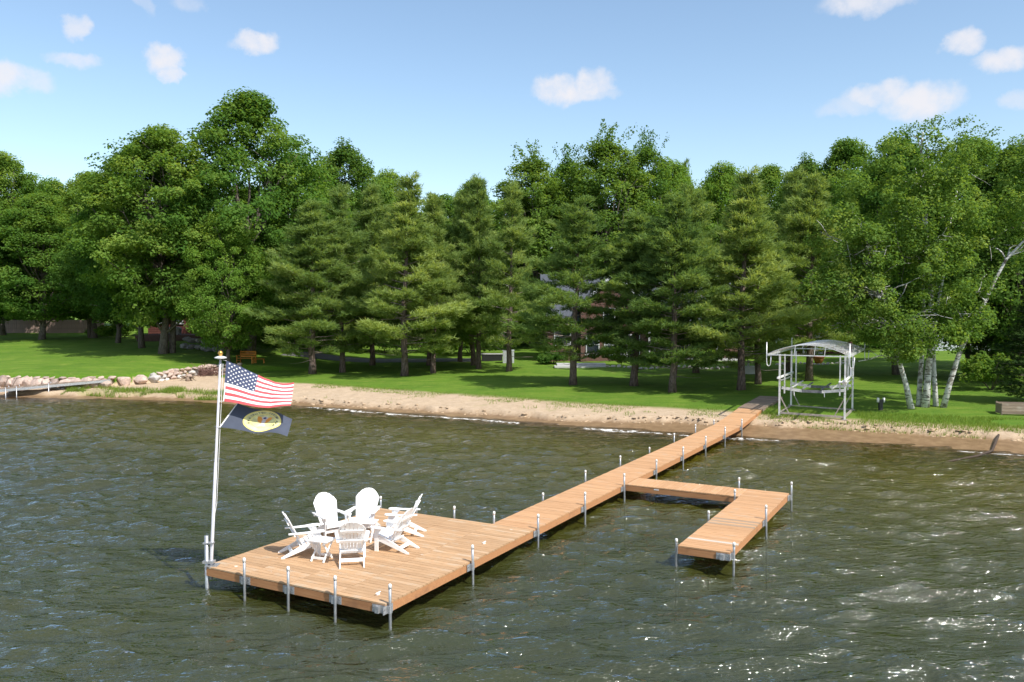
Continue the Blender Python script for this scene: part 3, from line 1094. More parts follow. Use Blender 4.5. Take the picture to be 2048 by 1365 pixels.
# behind the pines
tree_px('poplar_tree', 'poplar', 1065, 97, 328, 5.6, 'poplar with loose top sprays at the left end of the poplar group')
tree_px('poplar_tree', 'poplar', 1135, 101, 332, 5.4, 'lower poplar second from the left in the poplar group')
tree_px('poplar_tree', 'poplar', 1212, 95, 292, 6.0, 'tallest poplar with wind blown sprays above the brick house')
tree_px('poplar_tree', 'poplar', 1292, 98, 303, 5.0, 'poplar with one upright spray right of the tallest poplar')
tree_px('poplar_tree', 'maple_b', 1345, 104, 335, 4.5, 'round bright tree at the right end of the poplar group')
tree_px('maple_tree', 'maple_b', 945, 104, 372, 5.0, 'low green tree in the dip of the treeline')
tree_px('maple_tree', 'maple_b', 1445, 104, 338, 5.4, 'round headed bright maple behind the pines right of the brick house')
tree_px('maple_tree', 'maple_a', 1535, 104, 340, 5.2, 'broad green tree behind the pines near the boat lift')
tree_px('maple_tree', 'maple_d', 1608, 98, 328, 5.0, 'green tree between the boat lift pines and the round maple')
tree_px('maple_tree', 'maple_a', 1690, 82, 290, 5.2, 'round topped maple rising left behind the birch clump')
tree_px('pine_tree', 'pine_b', 1368, 112, 328, 3.4, 'distant pine whose dark tip shows above the treeline')
tree_px('maple_tree', 'maple_d', 1795, 62, 285, 4.6, 'dark tree directly behind the birch clump, left side')
tree_px('maple_tree', 'maple_a', 1935, 60, 290, 5.0, 'olive tree directly behind the birch clump, right side')
tree_px('maple_tree', 'maple_d', 2035, 56, 300, 4.6, 'dark tree at the right edge of the picture behind the leaning birch stem')

# one tree just beyond the right edge: its shade lies across the lawn behind the birch
plant_tree('maple_tree', 'maple_d', 39.5, 66, 17, 5.0, 1.3, 'broad tree beyond the right edge, beside the pale house')

# front and second row of pines: base column, base row, top row, crown radius
PINES = [
    (625, 748, 405, 3.9, 'a', 'broad pine at the left end of the front row, nearest the flags'),
    (685, 745, 372, 3.2, 'e', 'tall slender pine second from the left in the front row'),
    (809, 752, 362, 3.9, 'c', 'pointed broad pine third from the left in the front row'),
    (866, 747, 392, 2.9, 'e', 'pine close right of the pointed broad pine'),
    (858, 731, 392, 2.9, 'b', 'pine half hidden behind the pointed broad pine'),
    (745, 731, 372, 3.3, 'a', 'pine standing back between the second and third front pines'),
    (920, 724, 400, 2.8, 'c', 'thin pine deep in the shade at the middle of the row'),
    (947, 731, 370, 3.1, 'b', 'left one of two close pine stems at the middle of the row'),
    (957, 738, 362, 3.0, 'c', 'right one of two close pine stems at the middle of the row'),
    (1018, 743, 368, 3.1, 'e', 'pine left of the brick house, beside the grey meter box'),
    (1146, 770, 400, 3.4, 'b', 'pine with an open lower crown in front of the brick house'),
    (1268, 772, 425, 3.5, 'a', 'shorter pine in front of the brick house porch'),
    (1345, 785, 392, 3.2, 'a', 'broad pine nearest the beach, right of the brick house windows'),
    (1392, 746, 372, 3.2, 'b', 'pine set back behind the broad beach side pine'),
    (1482, 780, 352, 3.4, 'c', 'tall pine with a straight dark stem left of the boat lift'),
    (1516, 769, 400, 2.8, 'e', 'grey stemmed pine just left of the boat lift canopy'),
    (1618, 762, 352, 3.4, 'a', 'pine whose stem shows through the boat lift frame'),
    (1575, 742, 350, 3.1, 'c', 'pine set back above the boat lift canopy'),
]
for u, v, vt, R, k, lab in PINES:
    b = at(u, v)
    H = at_y(u, vt, b.y).z - b.z
    pt_ = plant_tree('pine_tree', 'pine_' + k, b.x, b.y, H, R * 1.42, random.uniform(0, 6.28), lab, 'pine tree', 'pines on the lawn')
    pt_.rotation_euler.x, pt_.rotation_euler.y = random.uniform(-.03, .03), random.uniform(-.03, .03)

# wood that closes the view behind everything
r = random.Random(19)
for i in range(31):
    u = -120 + i * 77 + r.uniform(-18, 18)
    Y = 124 + r.uniform(-8, 10)
    vt = float(np.interp(u, [-100, 50, 200, 400, 700, 900, 1000, 1200, 1600, 2150], [380, 400, 395, 370, 375, 402, 395, 365, 368, 350])) + r.uniform(-4, 16)
    tree_px('woodland_tree', 'wood_a' if i % 2 else 'wood_b', u, Y, vt, r.uniform(5.0, 6.4), 'broadleaf tree in the dark wood behind everything else', rz=r.uniform(0, 6.28), group='trees of the wood in the background')
tree_px('spruce_tree', 'spruce', 2078, 46, 545, 2.7, 'dark spruce with low drooping boughs at the right edge')
tree_px('spruce_tree', 'spruce', 2010, 57, 520, 3.0, 'dark spruce in the shade right of the birch clump')


# ---- the birch clump by the shore
def birch():
    r = np.random.default_rng(77)
    Y0 = 45.0
    base = at(1852, 815)
    t = thing('birch_tree', 'white barked birch clump of five stems on the lawn by the beach', 'birch', (base.x, base.y, base.z))

    def P(u, v, dy=0.0):
        q = at_y(u, v, base.y + dy)
        return np.array([q.x - base.x, q.y - base.y, q.z - base.z])
    stems = [
        ([(1824, 819), (1812, 770), (1798, 722), (1790, 660), (1770, 600), (1742, 540)], 0.16, -0.5),
        ([(1837, 816), (1840, 760), (1845, 697), (1848, 640), (1846, 560), (1838, 470), (1842, 400), (1845, 330)], 0.14, 0.5),
        ([(1850, 815), (1855, 760), (1861, 690), (1862, 620), (1860, 540), (1852, 450), (1850, 380), (1842, 300), (1846, 265)], 0.19, 0.0),
        ([(1872, 817), (1869, 760), (1866, 690), (1874, 620), (1888, 545), (1900, 450), (1915, 380)], 0.135, 0.6),
        ([(1884, 818), (1900, 765), (1921, 700), (1948, 645), (1968, 608), (1990, 560), (2012, 520), (2046, 484), (2085, 440), (2110, 385)], 0.15, -0.3),
    ]
    allp, stem_objs = [], []
    for pts, rad, dy in stems:
        p = np.array([P(u, v, dy * (0.6 + 0.4 * k)) for k, (u, v) in enumerate(pts)])
        p[0, 2] = min(p[0, 2], 0.0) - 0.2
        mb = MB().path(p, [rad * (1.2 if k == 0 else 1.0) * (1 - 0.8 * k / (len(p) - 1)) for k in range(len(p))], 9)
        stem_objs.append(link('stem', mb.mesh('stem', MATS['birch_bark'], True), t))
        allp.append(p)
    # crown lobes, given by column, row, half width, half height (px at this distance) and depth offset
    k = base.y / FPX
    lobes = [(1850, 325, 105, 72, 0.0), (1905, 330, 70, 62, .6), (1765, 420, 100, 85, -.3), (1865, 430, 95, 85, -1.0), (1925, 440, 62, 90, 0.4), (1705, 545, 72, 62, 0.0),
             (1800, 540, 95, 72, -1.4), (1905, 550, 78, 80, -1.2), (1770, 640, 95, 48, -1.0), (1875, 655, 62, 48, -1.9), (1930, 640, 48, 46, -1.5),
             (1685, 630, 46, 36, 0.3), (1800, 690, 46, 26, -1.6), (2075, 420, 80, 110, -.3), (2090, 330, 60, 50, -.3), (1810, 480, 80, 80, 1.2), (1690, 470, 62, 55, -1.2), (1655, 585, 48, 46, -1.0), (1730, 595, 60, 50, -2.0), (1745, 500, 55, 45, -1.8)]
    C, CR, TT = [], [], []
    for (u, v, ru, rv, dy) in lobes:
        c = P(u, v, dy)
        A, B = ru * k, rv * k
        nc = int(10 + 6.2 * A * B)
        for i in range(nc):
            g = r.normal(size=3)
            g /= np.linalg.norm(g)
            f = r.uniform(0.35, 1.0) ** 0.5
            q = c + g * f * np.array([A, min(A, 2.3), B])
            C.append(q)
            CR.append(r.uniform(0.34, 0.78))
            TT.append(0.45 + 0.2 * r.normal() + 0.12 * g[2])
        # pale limbs from the nearest stem
        for i in range(4):
            g = r.normal(size=3)
            e = c + g / np.linalg.norm(g) * np.array([A, 1.6, B]) * 0.75
            best, bd = None, 1e9
            for si, p in enumerate(allp):
                for q in p[2:]:
                    d = np.linalg.norm(q - e) + (2.5 if q[2] > e[2] else 0)
                    if d < bd:
                        best, bd, own = q, d, si
            lb = MB()
            pp = curved(best, e, 0.25, 7, r, 0.30)
            lb.path(pp, np.linspace(0.045, 0.010, 7), 5)
            for _ in range(2):
                j = int(r.integers(2, 6))
                e2 = pp[j] + r.normal(0, 0.7, 3)
                lb.path(curved(pp[j], e2, 0, 4, r, .3), np.linspace(0.026, 0.007, 4), 4)
            link('limb', lb.mesh('limb', MATS['birch_bark'], True), stem_objs[own])
    for u, v, du, dv in [(1770, 590, -80, -30), (1800, 690, -60, 26), (1750, 720, -70, 12)]:
        p0, p1 = P(u + 40, v, -1.4), P(u + du, v + dv, -1.8)
        si, p0 = min(((k_, q) for k_, p in enumerate(allp) for q in p[2:]), key=lambda kq: np.linalg.norm(kq[1] - p0))
        lb = MB()
        pp = curved(p0, p1, 0.2, 7, r, 0.25)
        lb.path(pp, np.linspace(0.034, 0.008, 7), 5)
        for _ in range(3):
            j = int(r.integers(2, 6))
            lb.path(curved(pp[j], pp[j] + r.normal(0, .5, 3), 0, 4, r, .3), np.linspace(0.02, 0.006, 4), 4)
        link('limb', lb.mesh('limb', MATS['birch_bark'], True), stem_objs[si])
    C, CR, TT = np.array(C), np.array(CR), np.clip(np.array(TT), 0, 1)
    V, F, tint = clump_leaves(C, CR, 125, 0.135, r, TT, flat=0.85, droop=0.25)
    # loose windblown sprays on the outline, leaning to the right
    SP = []
    for u, v in [(1845, 255), (1885, 258), (1930, 268), (1960, 275), (1910, 250), (1980, 300), (1800, 262), (1985, 360), (1990, 430), (1850, 248)]:
        p = P(u, v, r.normal(0, .5))
        for kx in range(70):
            q = r.uniform(0, 1.1)
            SP.append(p + np.array([q * 0.9, 0, q * 0.35]) + r.normal(0, 0.13, 3))
    SP = np.array(SP)
    N, S, T = frames(len(SP), r)
    v2, f2 = leaf_cards(SP, N, S, T, 0.12 * r.uniform(.7, 1.2, len(SP)))
    F = np.concatenate([F, f2 + len(V)])
    V = np.concatenate([V, v2])
    tint = np.concatenate([tint, np.full(len(v2), 0.3)])
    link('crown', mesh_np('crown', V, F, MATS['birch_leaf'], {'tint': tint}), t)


birch()


# ---- shrubs
def shrub(name, x, y, R, H, label, mat='lime_leaf', seed=0, cat='shrub', leaf=0.16, group=None):
    r = np.random.default_rng(seed + 500)
    t = thing(name, label, cat, (x, y, hz(x, y)), 0, group)
    n = int(26 * max(1, R))
    a = r.uniform(0, 6.28, n)
    rr = R * r.uniform(0, 1, n) ** .5
    z = H * (0.25 + 0.6 * r.uniform(0, 1, n) * (1 - (rr / R) ** 2 * .6))
    C = np.stack([rr * np.cos(a), rr * np.sin(a), z], -1)
    V, F, tint = clump_leaves(C, np.full(n, 0.42 if leaf < .2 else 0.9), 70 if leaf < .2 else 40, leaf, r, np.clip(.5 + .2 * r.normal(size=n), 0, 1), flat=.8)
    link('foliage', mesh_np('foliage', V, F, MATS[mat], {'tint': tint}), t)
    sb = MB()
    for i in range(7):
        e = C[int(r.integers(0, n))]
        sb.path(curved((0, 0, -.1), e, .1, 4, r, .2), [0.03, 0.022, 0.015, 0.008], 5)
    link('stems', sb.mesh('stems', MATS['maple_bark'], True), t)


for i, (u, Y, R, H, lab, mat) in enumerate([
        (238, 92, 2.2, 1.9, 'bright green shrub left of the brown deck', 'lime_leaf'),
        (205, 97, 1.6, 1.2, 'low green shrub behind the left lawn trees', 'lime_leaf'),
        (1420, 73, 1.1, 1.3, 'light green fern like shrub beside the brick house', 'lime_leaf'),
        (1105, 74, 1.2, 1.2, 'round dark shrub at the left corner of the brick house', 'dark_leaf'),
        (1310, 73.5, 1.0, 1.0, 'small dark shrub in front of the porch', 'dark_leaf'),
        (1530, 78, 1.6, 2.0, 'dark shrub behind the pines left of the boat lift', 'dark_leaf'),
        (1985, 52, 1.8, 2.6, 'leafy shrub under the leaning birch stem', 'maple_leaf'),
        (500, 79, 2.0, 2.2, 'dark shrub behind the cedar bench', 'dark_leaf'),
        (2000, 66, 2.6, 4.0, 'tall dark shrub beside the pale house wall', 'dark_leaf')]):
    x = (u - 1024) / FPX * Y
    shrub('shrub', x, Y, R, H, lab, mat, i)


r = random.Random(44)  # dark shrubs added to cover the bright lawn showing behind the pines
for i in range(17):
    u = 500 + i * 92 + r.uniform(-25, 25)
    Y = r.uniform(97, 104) if 1050 < u < 1520 else r.uniform(87, 93)
    shrub('added_dark_shrub', (u - 1024) / FPX * Y, Y, r.uniform(2.6, 3.4), r.uniform(3.6, 5.0), 'tall dark shrub added to darken the gap behind the pine trunks', 'dark_leaf', 60 + i, leaf=0.3, group='shrubs added to darken behind the pines')


# ---- loose grass and weeds: blades nobody could count
def grass_blades():
    r = np.random.default_rng(303)
    X, Y, L = [], [], []

    def patch(n, x0, x1, fd, h, keep=None):
        x = r.uniform(x0, x1, n)
        d = fd(x, r.uniform(0, 1, n))
        y = shore_y(x) + d / 0.93
        w = np.ones(n, bool) if keep is None else keep(x, y)
        X.append(x[w]); Y.append(y[w]); L.append(np.full(w.sum(), h) * r.uniform(.5, 1.3, w.sum()))
    patch(8000, -31.0, -18.5, lambda x, q: 0.7 + 2.0 * q ** 1.5 + 0.3 * np.sin(x), 0.26, lambda x, y: fbm(x * .9, y * 1.5, 3, 3) + r.normal(0, .08, len(x)) > .47)
    patch(14000, 13, 27, lambda x, q: grass_d(x) - 1.3 + 4.2 * q, 0.15, lambda x, y: fbm(x * .6, y * .6, 8, 2) > .42)
    patch(9000, -14, 14, lambda x, q: grass_d(x) - 1.4 + 2.4 * q, 0.10, lambda x, y: fbm(x * .7, y * .7, 8, 2) > .46)
    patch(4200, -12, 27, lambda x, q: bank_d(x) + 0.25 + 3.0 * q, 0.17, lambda x, y: fbm(x * .8, y * 1.1, 15, 2) > .69)
    X, Y, L = np.concatenate(X), np.concatenate(Y), np.concatenate(L)
    n = len(X)
    Z = height(X, Y)
    a = r.uniform(0, 6.28, n)
    lean = r.normal(0, .35, (n, 2)) + np.array([.15, 0])
    w = 0.011 + 0.05 * L * .4
    V = np.empty((n, 3, 3))
    V[:, 0] = np.stack([X - np.cos(a) * w, Y - np.sin(a) * w, Z - .01], -1)
    V[:, 1] = np.stack([X + np.cos(a) * w, Y + np.sin(a) * w, Z - .01], -1)
    V[:, 2] = np.stack([X + lean[:, 0] * L, Y + lean[:, 1] * L, Z + L], -1)
    tint = np.repeat(np.clip(r.normal(.5, .22, n), 0, 1), 3)
    me = mesh_np('shore_grass', V.reshape(-1, 3), np.arange(3 * n).reshape(n, 3), MATS['grass_blade'], {'tint': tint})
    tag(link('shore_grass', me), 'rough grass blades and weeds along the beach and lawn edge', 'grass', kind='stuff')


grass_blades()

# ------------------------------------------------------------------ docks
DECK = 0.52
DROT = -0.5018
DORG = Vector((-2.381, 15.713, 0.0))
W, LS = 1.219, 3.048


def dock_pt(X, Yd, z=0.0):
    c, s = math.cos(DROT), math.sin(DROT)
    return Vector((DORG.x + X * c - Yd * s, DORG.y + X * s + Yd * c, z))


PLANK_CACHE = {}


def plank_mesh(length, width, mat, k):
    key = (round(length, 3), round(width, 3), mat, k)
    if key not in PLANK_CACHE:
        r = random.Random(hash(key) & 0xffff)
        mb = MB()
        n = 5
        th = 0.034
        e = 0.004
        prof = [(-width / 2, -th), (width / 2, -th), (width / 2, -e), (width / 2 - e, 0), (-width / 2 + e, 0), (-width / 2, -e)]
        vs, fs = [], []
        for i in range(n + 1):
            x = -length / 2 + length * i / n
            bow = r.uniform(-.0025, .0025)
            for a, b in prof:
                vs.append((x, a, b + bow))
        m = len(prof)
        for i in range(n):
            for j in range(m):
                p, q = i * m + j, i * m + (j + 1) % m
                fs.append((p, p + m, q + m, q))
        fs.append(tuple(range(m)))
        fs.append(tuple(n * m + j for j in reversed(range(m))))
        mb.add(vs, fs)
        PLANK_CACHE[key] = mb.mesh('plank', MATS[mat])
    return PLANK_CACHE[key]


def section(parent, x0, y0, w, l, z0, z1, along, nb, mat, frame='stringer_wood', depth=0.165):
    """one dock section: a box of stringers (part) with its planks (sub-parts). along 'y': planks lie across x"""
    mb = MB()
    t = 0.04
    pitch = math.atan2(z1 - z0, l)
    if along == 'y':
        cx, cy = x0 + w / 2, y0 + l / 2
        rot = (pitch, 0, 0)
        a, b = w, l
    else:
        cx, cy = x0 + w / 2, y0 + l / 2
        rot = (0, 0, 0)
        a, b = w, l
    zc = -0.036
    g = 0.006
    mb.box((-a / 2 + t / 2 + g, 0, zc - depth / 2), (t, b - 2 * g, depth))
    mb.box((a / 2 - t / 2 - g, 0, zc - depth / 2), (t, b - 2 * g, depth))
    for yy in (-b / 2 + t / 2 + g, b / 2 - t / 2 - g, 0):
        mb.box((0, yy, zc - depth / 2 - 0.003), (a - 2 * t - 2 * g - 0.002, t, depth - 0.008))
    o = link('deck_section', mb.mesh('deck_section', MATS[frame]), parent, (cx, cy, (z0 + z1) / 2), rot)
    n = nb
    span = b if along == 'y' else a
    wid = a if along == 'y' else b
    p = span / n
    for i in range(n):
        k = random.randrange(5)
        q = -span / 2 + p * (i + .5)
        jit = random.uniform(-.004, .004)
        length = wid - 0.004
        pm = plank_mesh(length, p - 0.012, mat, k)
        if along == 'y':
            link('plank', pm, o, (jit, q, random.uniform(-.001, .0015)), (0, 0, math.pi if random.random() < .5 else 0))
        else:
            link('plank', pm, o, (q, jit, random.uniform(-.001, .0015)), (0, 0, math.pi / 2))
    return o


POST_MESH = {}


def dock_post(parent, X, Yd, top=0.38, bottom=-1.9, r=0.028, cap=True, ztop=None):
    key = (round(top, 2), round(bottom, 2), r)
    if key not in POST_MESH:
        POST_MESH[key] = MB().path([(0, 0, bottom), (0, 0, 0), (0, 0, top)], r, 10).mesh('post', MATS['galvanised'], True)
        if 'cap' not in POST_MESH:
            POST_MESH['cap'] = MB().lathe([(0.034, -0.075), (0.034, -0.01), (0.029, 0.010), (0.016, 0.020), (0.004, 0.024)], 10).mesh('cap', MATS['cap_white'], True)
    o = link('post', POST_MESH[key], parent, (X, Yd, 0), (random.uniform(-.012, .012), random.uniform(-.012, .012), random.uniform(0, 6)))
    if cap:
        link('cap', POST_MESH['cap'], o, (0, 0, top))
    return o


def bracket(parent, X, Yd, face, sgn=1):
    """galvanised angle plates hugging the stringer and a sleeve round the post"""
    mb = MB()
    z = -0.115
    if face == 'y':     # on a face that looks along -y
        mb.box((0, -0.006, z), (0.30, 0.012, 0.15))
        mb.box((0.0, -0.045, z), (0.085, 0.066, 0.135))
        for bx in (-.11, .11):
            mb.path([(bx, -0.012, z + .03), (bx, -0.024, z + .03)], 0.013, 6)
    else:
        mb.box((0.006 * sgn, 0, z), (0.012, 0.30, 0.15))
        mb.box((0.045 * sgn, 0, z), (0.066, 0.085, 0.135))
        for by in (-.11, .11):
            mb.path([(0.012 * sgn, by, z + .03), (0.024 * sgn, by, z + .03)], 0.013, 6)
    return link('bracket', mb.mesh('bracket', MATS['bracket_steel']), parent, (X, Yd, 0))


# the wide platform with the chairs
plat = thing('swim_platform', 'wide orange stained timber platform at the lake end of the dock', 'dock platform', (DORG.x, DORG.y, DECK), DROT)
for i in range(4):
    for j in range(2):
        section(plat, -4 * W + i * W, j * LS, W - 0.006, LS - 0.006, 0.0, 0.0, 'y', 22, 'deck_wood')
for i in (1, 2, 3):
    dock_post(plat, -4 * W + i * W + 0.045, -0.062, 0.36)
    bracket(plat, -4 * W + i * W, -0.001, 'y')
for i in (0, 1, 2, 3):
    dock_post(plat, -4 * W + i * W + 0.03, 2 * LS + 0.05, 0.30)
dock_post(plat, 0.058, 0.06, 0.36)
bracket(plat, 0.001, 0.06, 'x')
bracket(plat, -0.16, -0.001, 'y')
dock_post(plat, 0.058, LS, 0.36)
bracket(plat, 0.001, LS, 'x')
bracket(plat, -4 * W - 0.001, 0.16, 'x', -1)
cl = MB()
for cx, cy in ((-0.45, 4.4), (-0.45, 0.35)):
    cl.box((cx, cy, 0.010), (0.035, 0.08, 0.018))
    cl.path([(cx, cy - .075, .042), (cx, cy + .075, .042)], 0.011, 6)
    cl.box((cx, cy, 0.028), (0.02, 0.035, 0.024))
link('cleat', cl.mesh('cleat', MATS['cap_white']), plat)

# the walkway to the shore
walk = thing('dock_walkway', 'long narrow orange timber walkway from the platform to the beach', 'dock walkway', (DORG.x, DORG.y, DECK), DROT)
for j in range(2, 9):
    section(walk, -W, j * LS, W - 0.004, LS - 0.006, 0.0, 0.0, 'y', 22, 'walk_wood')
E1 = dock_pt(-.6, 32.0)
E2 = dock_pt(-.6, 37.4)
z1 = hz(E1.x, E1.y) + 0.16 - DECK
z2 = hz(E2.x, E2.y) + 0.13 - DECK
section(walk, -W, 9 * LS, W, 32.0 - 9 * LS, 0.0, z1, 'y', 33, 'walk_wood')
section(walk, -W - .06, 32.02, W + .1, 5.3, z1 + .01, z2, 'y', 36, 'grey_wood', 'grey_wood', 0.10)
for j in range(2, 10):
    dock_post(walk, 0.058, j * LS + (0.12 if j == 2 else 0.0), 0.36 if j < 5 else 0.32)
    bracket(walk, 0.001, j * LS + (0.12 if j == 2 else 0.0), 'x')
    if j > 2:
        dock_post(walk, -W - 0.055, j * LS, 0.34 if j % 3 else 0.2)

# the finger that makes the boat slip
fing = thing('dock_finger', 'L shaped side dock reaching right from the walkway to form a boat slip', 'dock finger', (DORG.x, DORG.y, DECK), DROT)
section(fing, 0.03, 12.36, 3.57, 1.17, 0, 0, 'x', 26, 'walk_wood')
section(fing, 3.61, 6.48, W, 3.52, 0.0, 0.0, 'y', 25, 'walk_wood')
section(fing, 3.61, 10.01, W, 3.53, 0.0, 0.0, 'y', 25, 'walk_wood')
for X, Yd, tp in ((3.62 + W + .055, 6.6, .2), (3.62 + W + .055, 10.0, .36), (3.62 + W + .055, 13.5, .34), (3.55, 6.55, .12), (3.55, 9.3, .2), (3.5, 12.28, .2), (3.3, 13.6, .3)):
    dock_post(fing, X, Yd, tp)
for Yd in (6.6, 10.0, 13.4):
    bracket(fing, 3.61 + W + .001, Yd, 'x')
bracket(fing, 3.61 + W - .16, 6.479, 'y')
bracket(fing, 3.609, 6.6, 'x', -1)
# three sun bleached boards and a dark one, as in the finger's middle
lab = MB().box((0, 0, 0), (0.16, 0.004, 0.035)).mesh('maker_plate', MATS['cap_white'])
link('maker_plate', lab, fing, (1.05, 12.363, -0.07))
secs = [o for o in fing.children if o.name.startswith('deck_section')]
near = min(secs, key=lambda o: o.location.y)
pl = sorted([c for c in near.children], key=lambda c: c.location.y)
for idx, mt in ((5, 'grey_pale'), (17, 'grey_dark'), (19, 'grey_dark'), (21, 'grey_dark')):
    if mt not in MATS:
        wood_material(mt, *(((0.50, 0.42, 0.34), (0.60, 0.52, 0.43)) if mt == 'grey_pale' else ((0.30, 0.22, 0.15), (0.42, 0.30, 0.20))), None, 0, spots=False)
    me = pl[idx].data.copy()
    me.materials[0] = MATS[mt]
    pl[idx].data = me


# ------------------------------------------------------------------ adirondack chairs
def chair_parts(matname):
    M = MATS[matname]
    out = []

    def add(name, mb, loc=(0, 0, 0)):
        out.append((name, mb.mesh(name, M), loc))
    rail = MB()
    pr = [(0.38, 0.375), (0.38, 0.275), (-0.46, 0.0), (-0.52, 0.0), (-0.52, 0.025), (-0.10, 0.245)]
    vs = [(sx * 0.0125, y, z) for sx in (-1, 1) for y, z in pr]
    n = len(pr)
    rail.add(vs, [tuple(range(n)), tuple(reversed(range(n, 2 * n)))] + [(j, j + n, (j + 1) % n + n, (j + 1) % n) for j in range(n)])
    for s in (-1, 1):
        out.append(('seat_rail', rail_mesh(rail, M), (s * 0.255, 0, 0)))
    leg = MB().box((0, 0, 0.265), (0.024, 0.095, 0.53)).mesh('front_leg', M)
    for s in (-1, 1):
        out.append(('front_leg', leg, (s * 0.281, 0.30, 0)))
    # arms: paddle outline, wider at the front
    for s in (-1, 1):
        a = MB()
        oc = [(-0.045, -0.36), (-0.055, 0.10), (-0.075, 0.30), (-0.07, 0.40), (-0.03, 0.435), (0.04, 0.43), (0.075, 0.39), (0.08, 0.28), (0.06, 0.08), (0.04, -0.14), (0.02, -0.36)]
        n = len(oc)
        vs = [(s * x, y, 0.532 + dz + 0.012 * (y > .2)) for dz in (0, 0.024) for x, y in oc]
        f = [tuple(reversed(range(n))), tuple(range(n, 2 * n))] + [(j, (j + 1) % n, (j + 1) % n + n, j + n) for j in range(n)]
        if s < 0:
            f = [tuple(reversed(q)) for q in f]
        a.add(vs, f)
        out.append(('arm', a.mesh('arm', M), (s * 0.305, 0, 0)))
        b = MB()
        b.add([(-.012, .255, .40), (-.012, .25, .53), (-.012, .14, .53), (.012, .255, .40), (.012, .25, .53), (.012, .14, .53)], [(0, 1, 2), (5, 4, 3), (0, 3, 4, 1), (1, 4, 5, 2), (2, 5, 3, 0)])
        out.append(('arm_brace', b.mesh('arm_brace', M), (s * 0.305, 0, 0)))
    # seat slats follow the curved rails
    sp = [(0.395, 0.335, 80), (0.355, 0.392, 10), (0.265, 0.372, -14), (0.175, 0.343, -19), (0.085, 0.308, -24), (-0.005, 0.268, -24)]
    for y, z, an in sp:
        R = Matrix.Rotation(math.radians(-an), 3, 'X')
        out.append(('seat_slat', MB().box((0, 0, 0), (0.55, 0.078, 0.02), R).mesh('seat_slat', M), (0, y, z)))
    # fan back
    nb = 7
    rec = math.radians(27)
    up = Vector((0, -math.sin(rec), math.cos(rec)))
    org = Vector((0, -0.055, 0.215))
    for i in range(nb):
        q = (i - (nb - 1) / 2) / ((nb - 1) / 2)
        L = 0.85 - 0.19 * abs(q) ** 2.0
        xb, xt = q * 0.19, q * 0.265
        wb, wt = 0.056, 0.079
        pf = []
        ns = 5
        ring = [(-.5, 0.0), (.5, 0.0)]
        pts2 = [(xb - wb / 2, 0), (xb + wb / 2, 0)]
        pts2 += [(xt + wt * f, 0.87 - 0.26 * (abs(xt + wt * f) / 0.31) ** 2.3) for f in (.5, .25, 0, -.25, -.5)]
        nrm = Vector((0, math.cos(rec), math.sin(rec)))
        vs = []
        for sd in (0.5, -0.5):
            for x, l in pts2:
                cup = 0.035 * q * q
                v = org + up * l + nrm * (sd * 0.018 + cup)
                vs.append((x, v.y, v.z))
        n = len(pts2)
        m = MB().add(vs, [tuple(reversed(range(n))), tuple(range(n, 2 * n))] + [(j, (j + 1) % n, (j + 1) % n + n, j + n) for j in range(n)])
        out.append(('back_slat', m.mesh('back_slat', M), (0, 0, 0)))
    for l, wd in ((0.05, 0.52), (0.345, 0.66), (0.62, 0.50)):
        c = org + up * l - Vector((0, math.cos(rec), math.sin(rec))) * 0.023
        R = Matrix.Rotation(rec, 3, 'X')
        out.append(('back_rail', MB().box((0, 0, 0), (wd, 0.024, 0.065), R).mesh('back_rail', M), tuple(c)))
    out.append(('stretcher', MB().box((0, 0, 0), (0.485, 0.022, 0.075), Matrix.Rotation(math.radians(-28), 3, 'X')).mesh('stretcher', M), (0, -0.28, 0.115)))
    out.append(('stretcher', MB().box((0, 0, 0), (0.535, 0.022, 0.07)).mesh('stretcher', M), (0, 0.335, 0.20)))
    return out


def rail_mesh(mb, M):
    return mb.mesh('seat_rail', M)


CH = chair_parts('white_resin')


def chair(x, y, fx, fy, label, parts=CH, name='adirondack_chair', z=DECK, group='white chairs on the platform', scale=1.0):
    t = thing(name, label, 'chair', (x, y, z + 0.002), math.atan2(fy, fx) - math.pi / 2, group)
    t.scale = (scale,) * 3
    for nm, me, loc in parts:
        link(nm, me, t, loc)
    return t


chair(-4.75, 19.00, .92, .385, 'white slatted chair at the left of the circle, seen from its side')
chair(-4.45, 20.50, .60, -.79, 'white slatted chair back left in the circle, turned to the right')
chair(-3.70, 20.95, -.12, -.99, 'white slatted chair at the back of the circle, facing the camera')
chair(-2.66, 20.66, -1.0, 0.02, 'white slatted chair back right in the circle, facing left')
chair(-2.73, 19.34, -.93, .355, 'white slatted chair front right in the circle, seen from behind its shoulder')
chair(-3.515, 18.39, -.17, .985, 'white slatted chair nearest the camera, its back to us')


def side_table(x, y, rz, label):
    M = MATS['white_resin']
    t = thing('side_table', label, 'table', (x, y, DECK + 0.002), rz, 'white folding side tables')
    sl = MB().box((0, 0, 0), (0.50, 0.078, 0.02)).mesh('top_slat', M)
    for i in range(5):
        link('top_slat', sl, t, (0, -0.17 + i * 0.085, 0.455))
    bt = MB().box((0, 0, 0), (0.03, 0.40, 0.04)).mesh('batten', M)
    for s in (-1, 1):
        link('batten', bt, t, (s * 0.19, 0, 0.424))
    for s in (-1, 1):
        for q in (-1, 1):
            o = 0.155 * s + (0.0125 * q)
            l = MB().bar((o, -0.20 * q, 0.0), (o, 0.17 * q, 0.41), 0.022, 0.048).mesh('leg', M)
            link('leg', l, t)
    for q in (-1, 1):
        link('stretcher', MB().box((0, -0.145 * q, 0.075), (0.34, 0.02, 0.05)).mesh('stretcher', M), t)


side_table(-4.22, 18.52, math.radians(-20), 'small white folding table beside the nearest chair')
side_table(-3.50, 20.08, math.radians(-8), 'small white folding table in the middle of the chair circle')

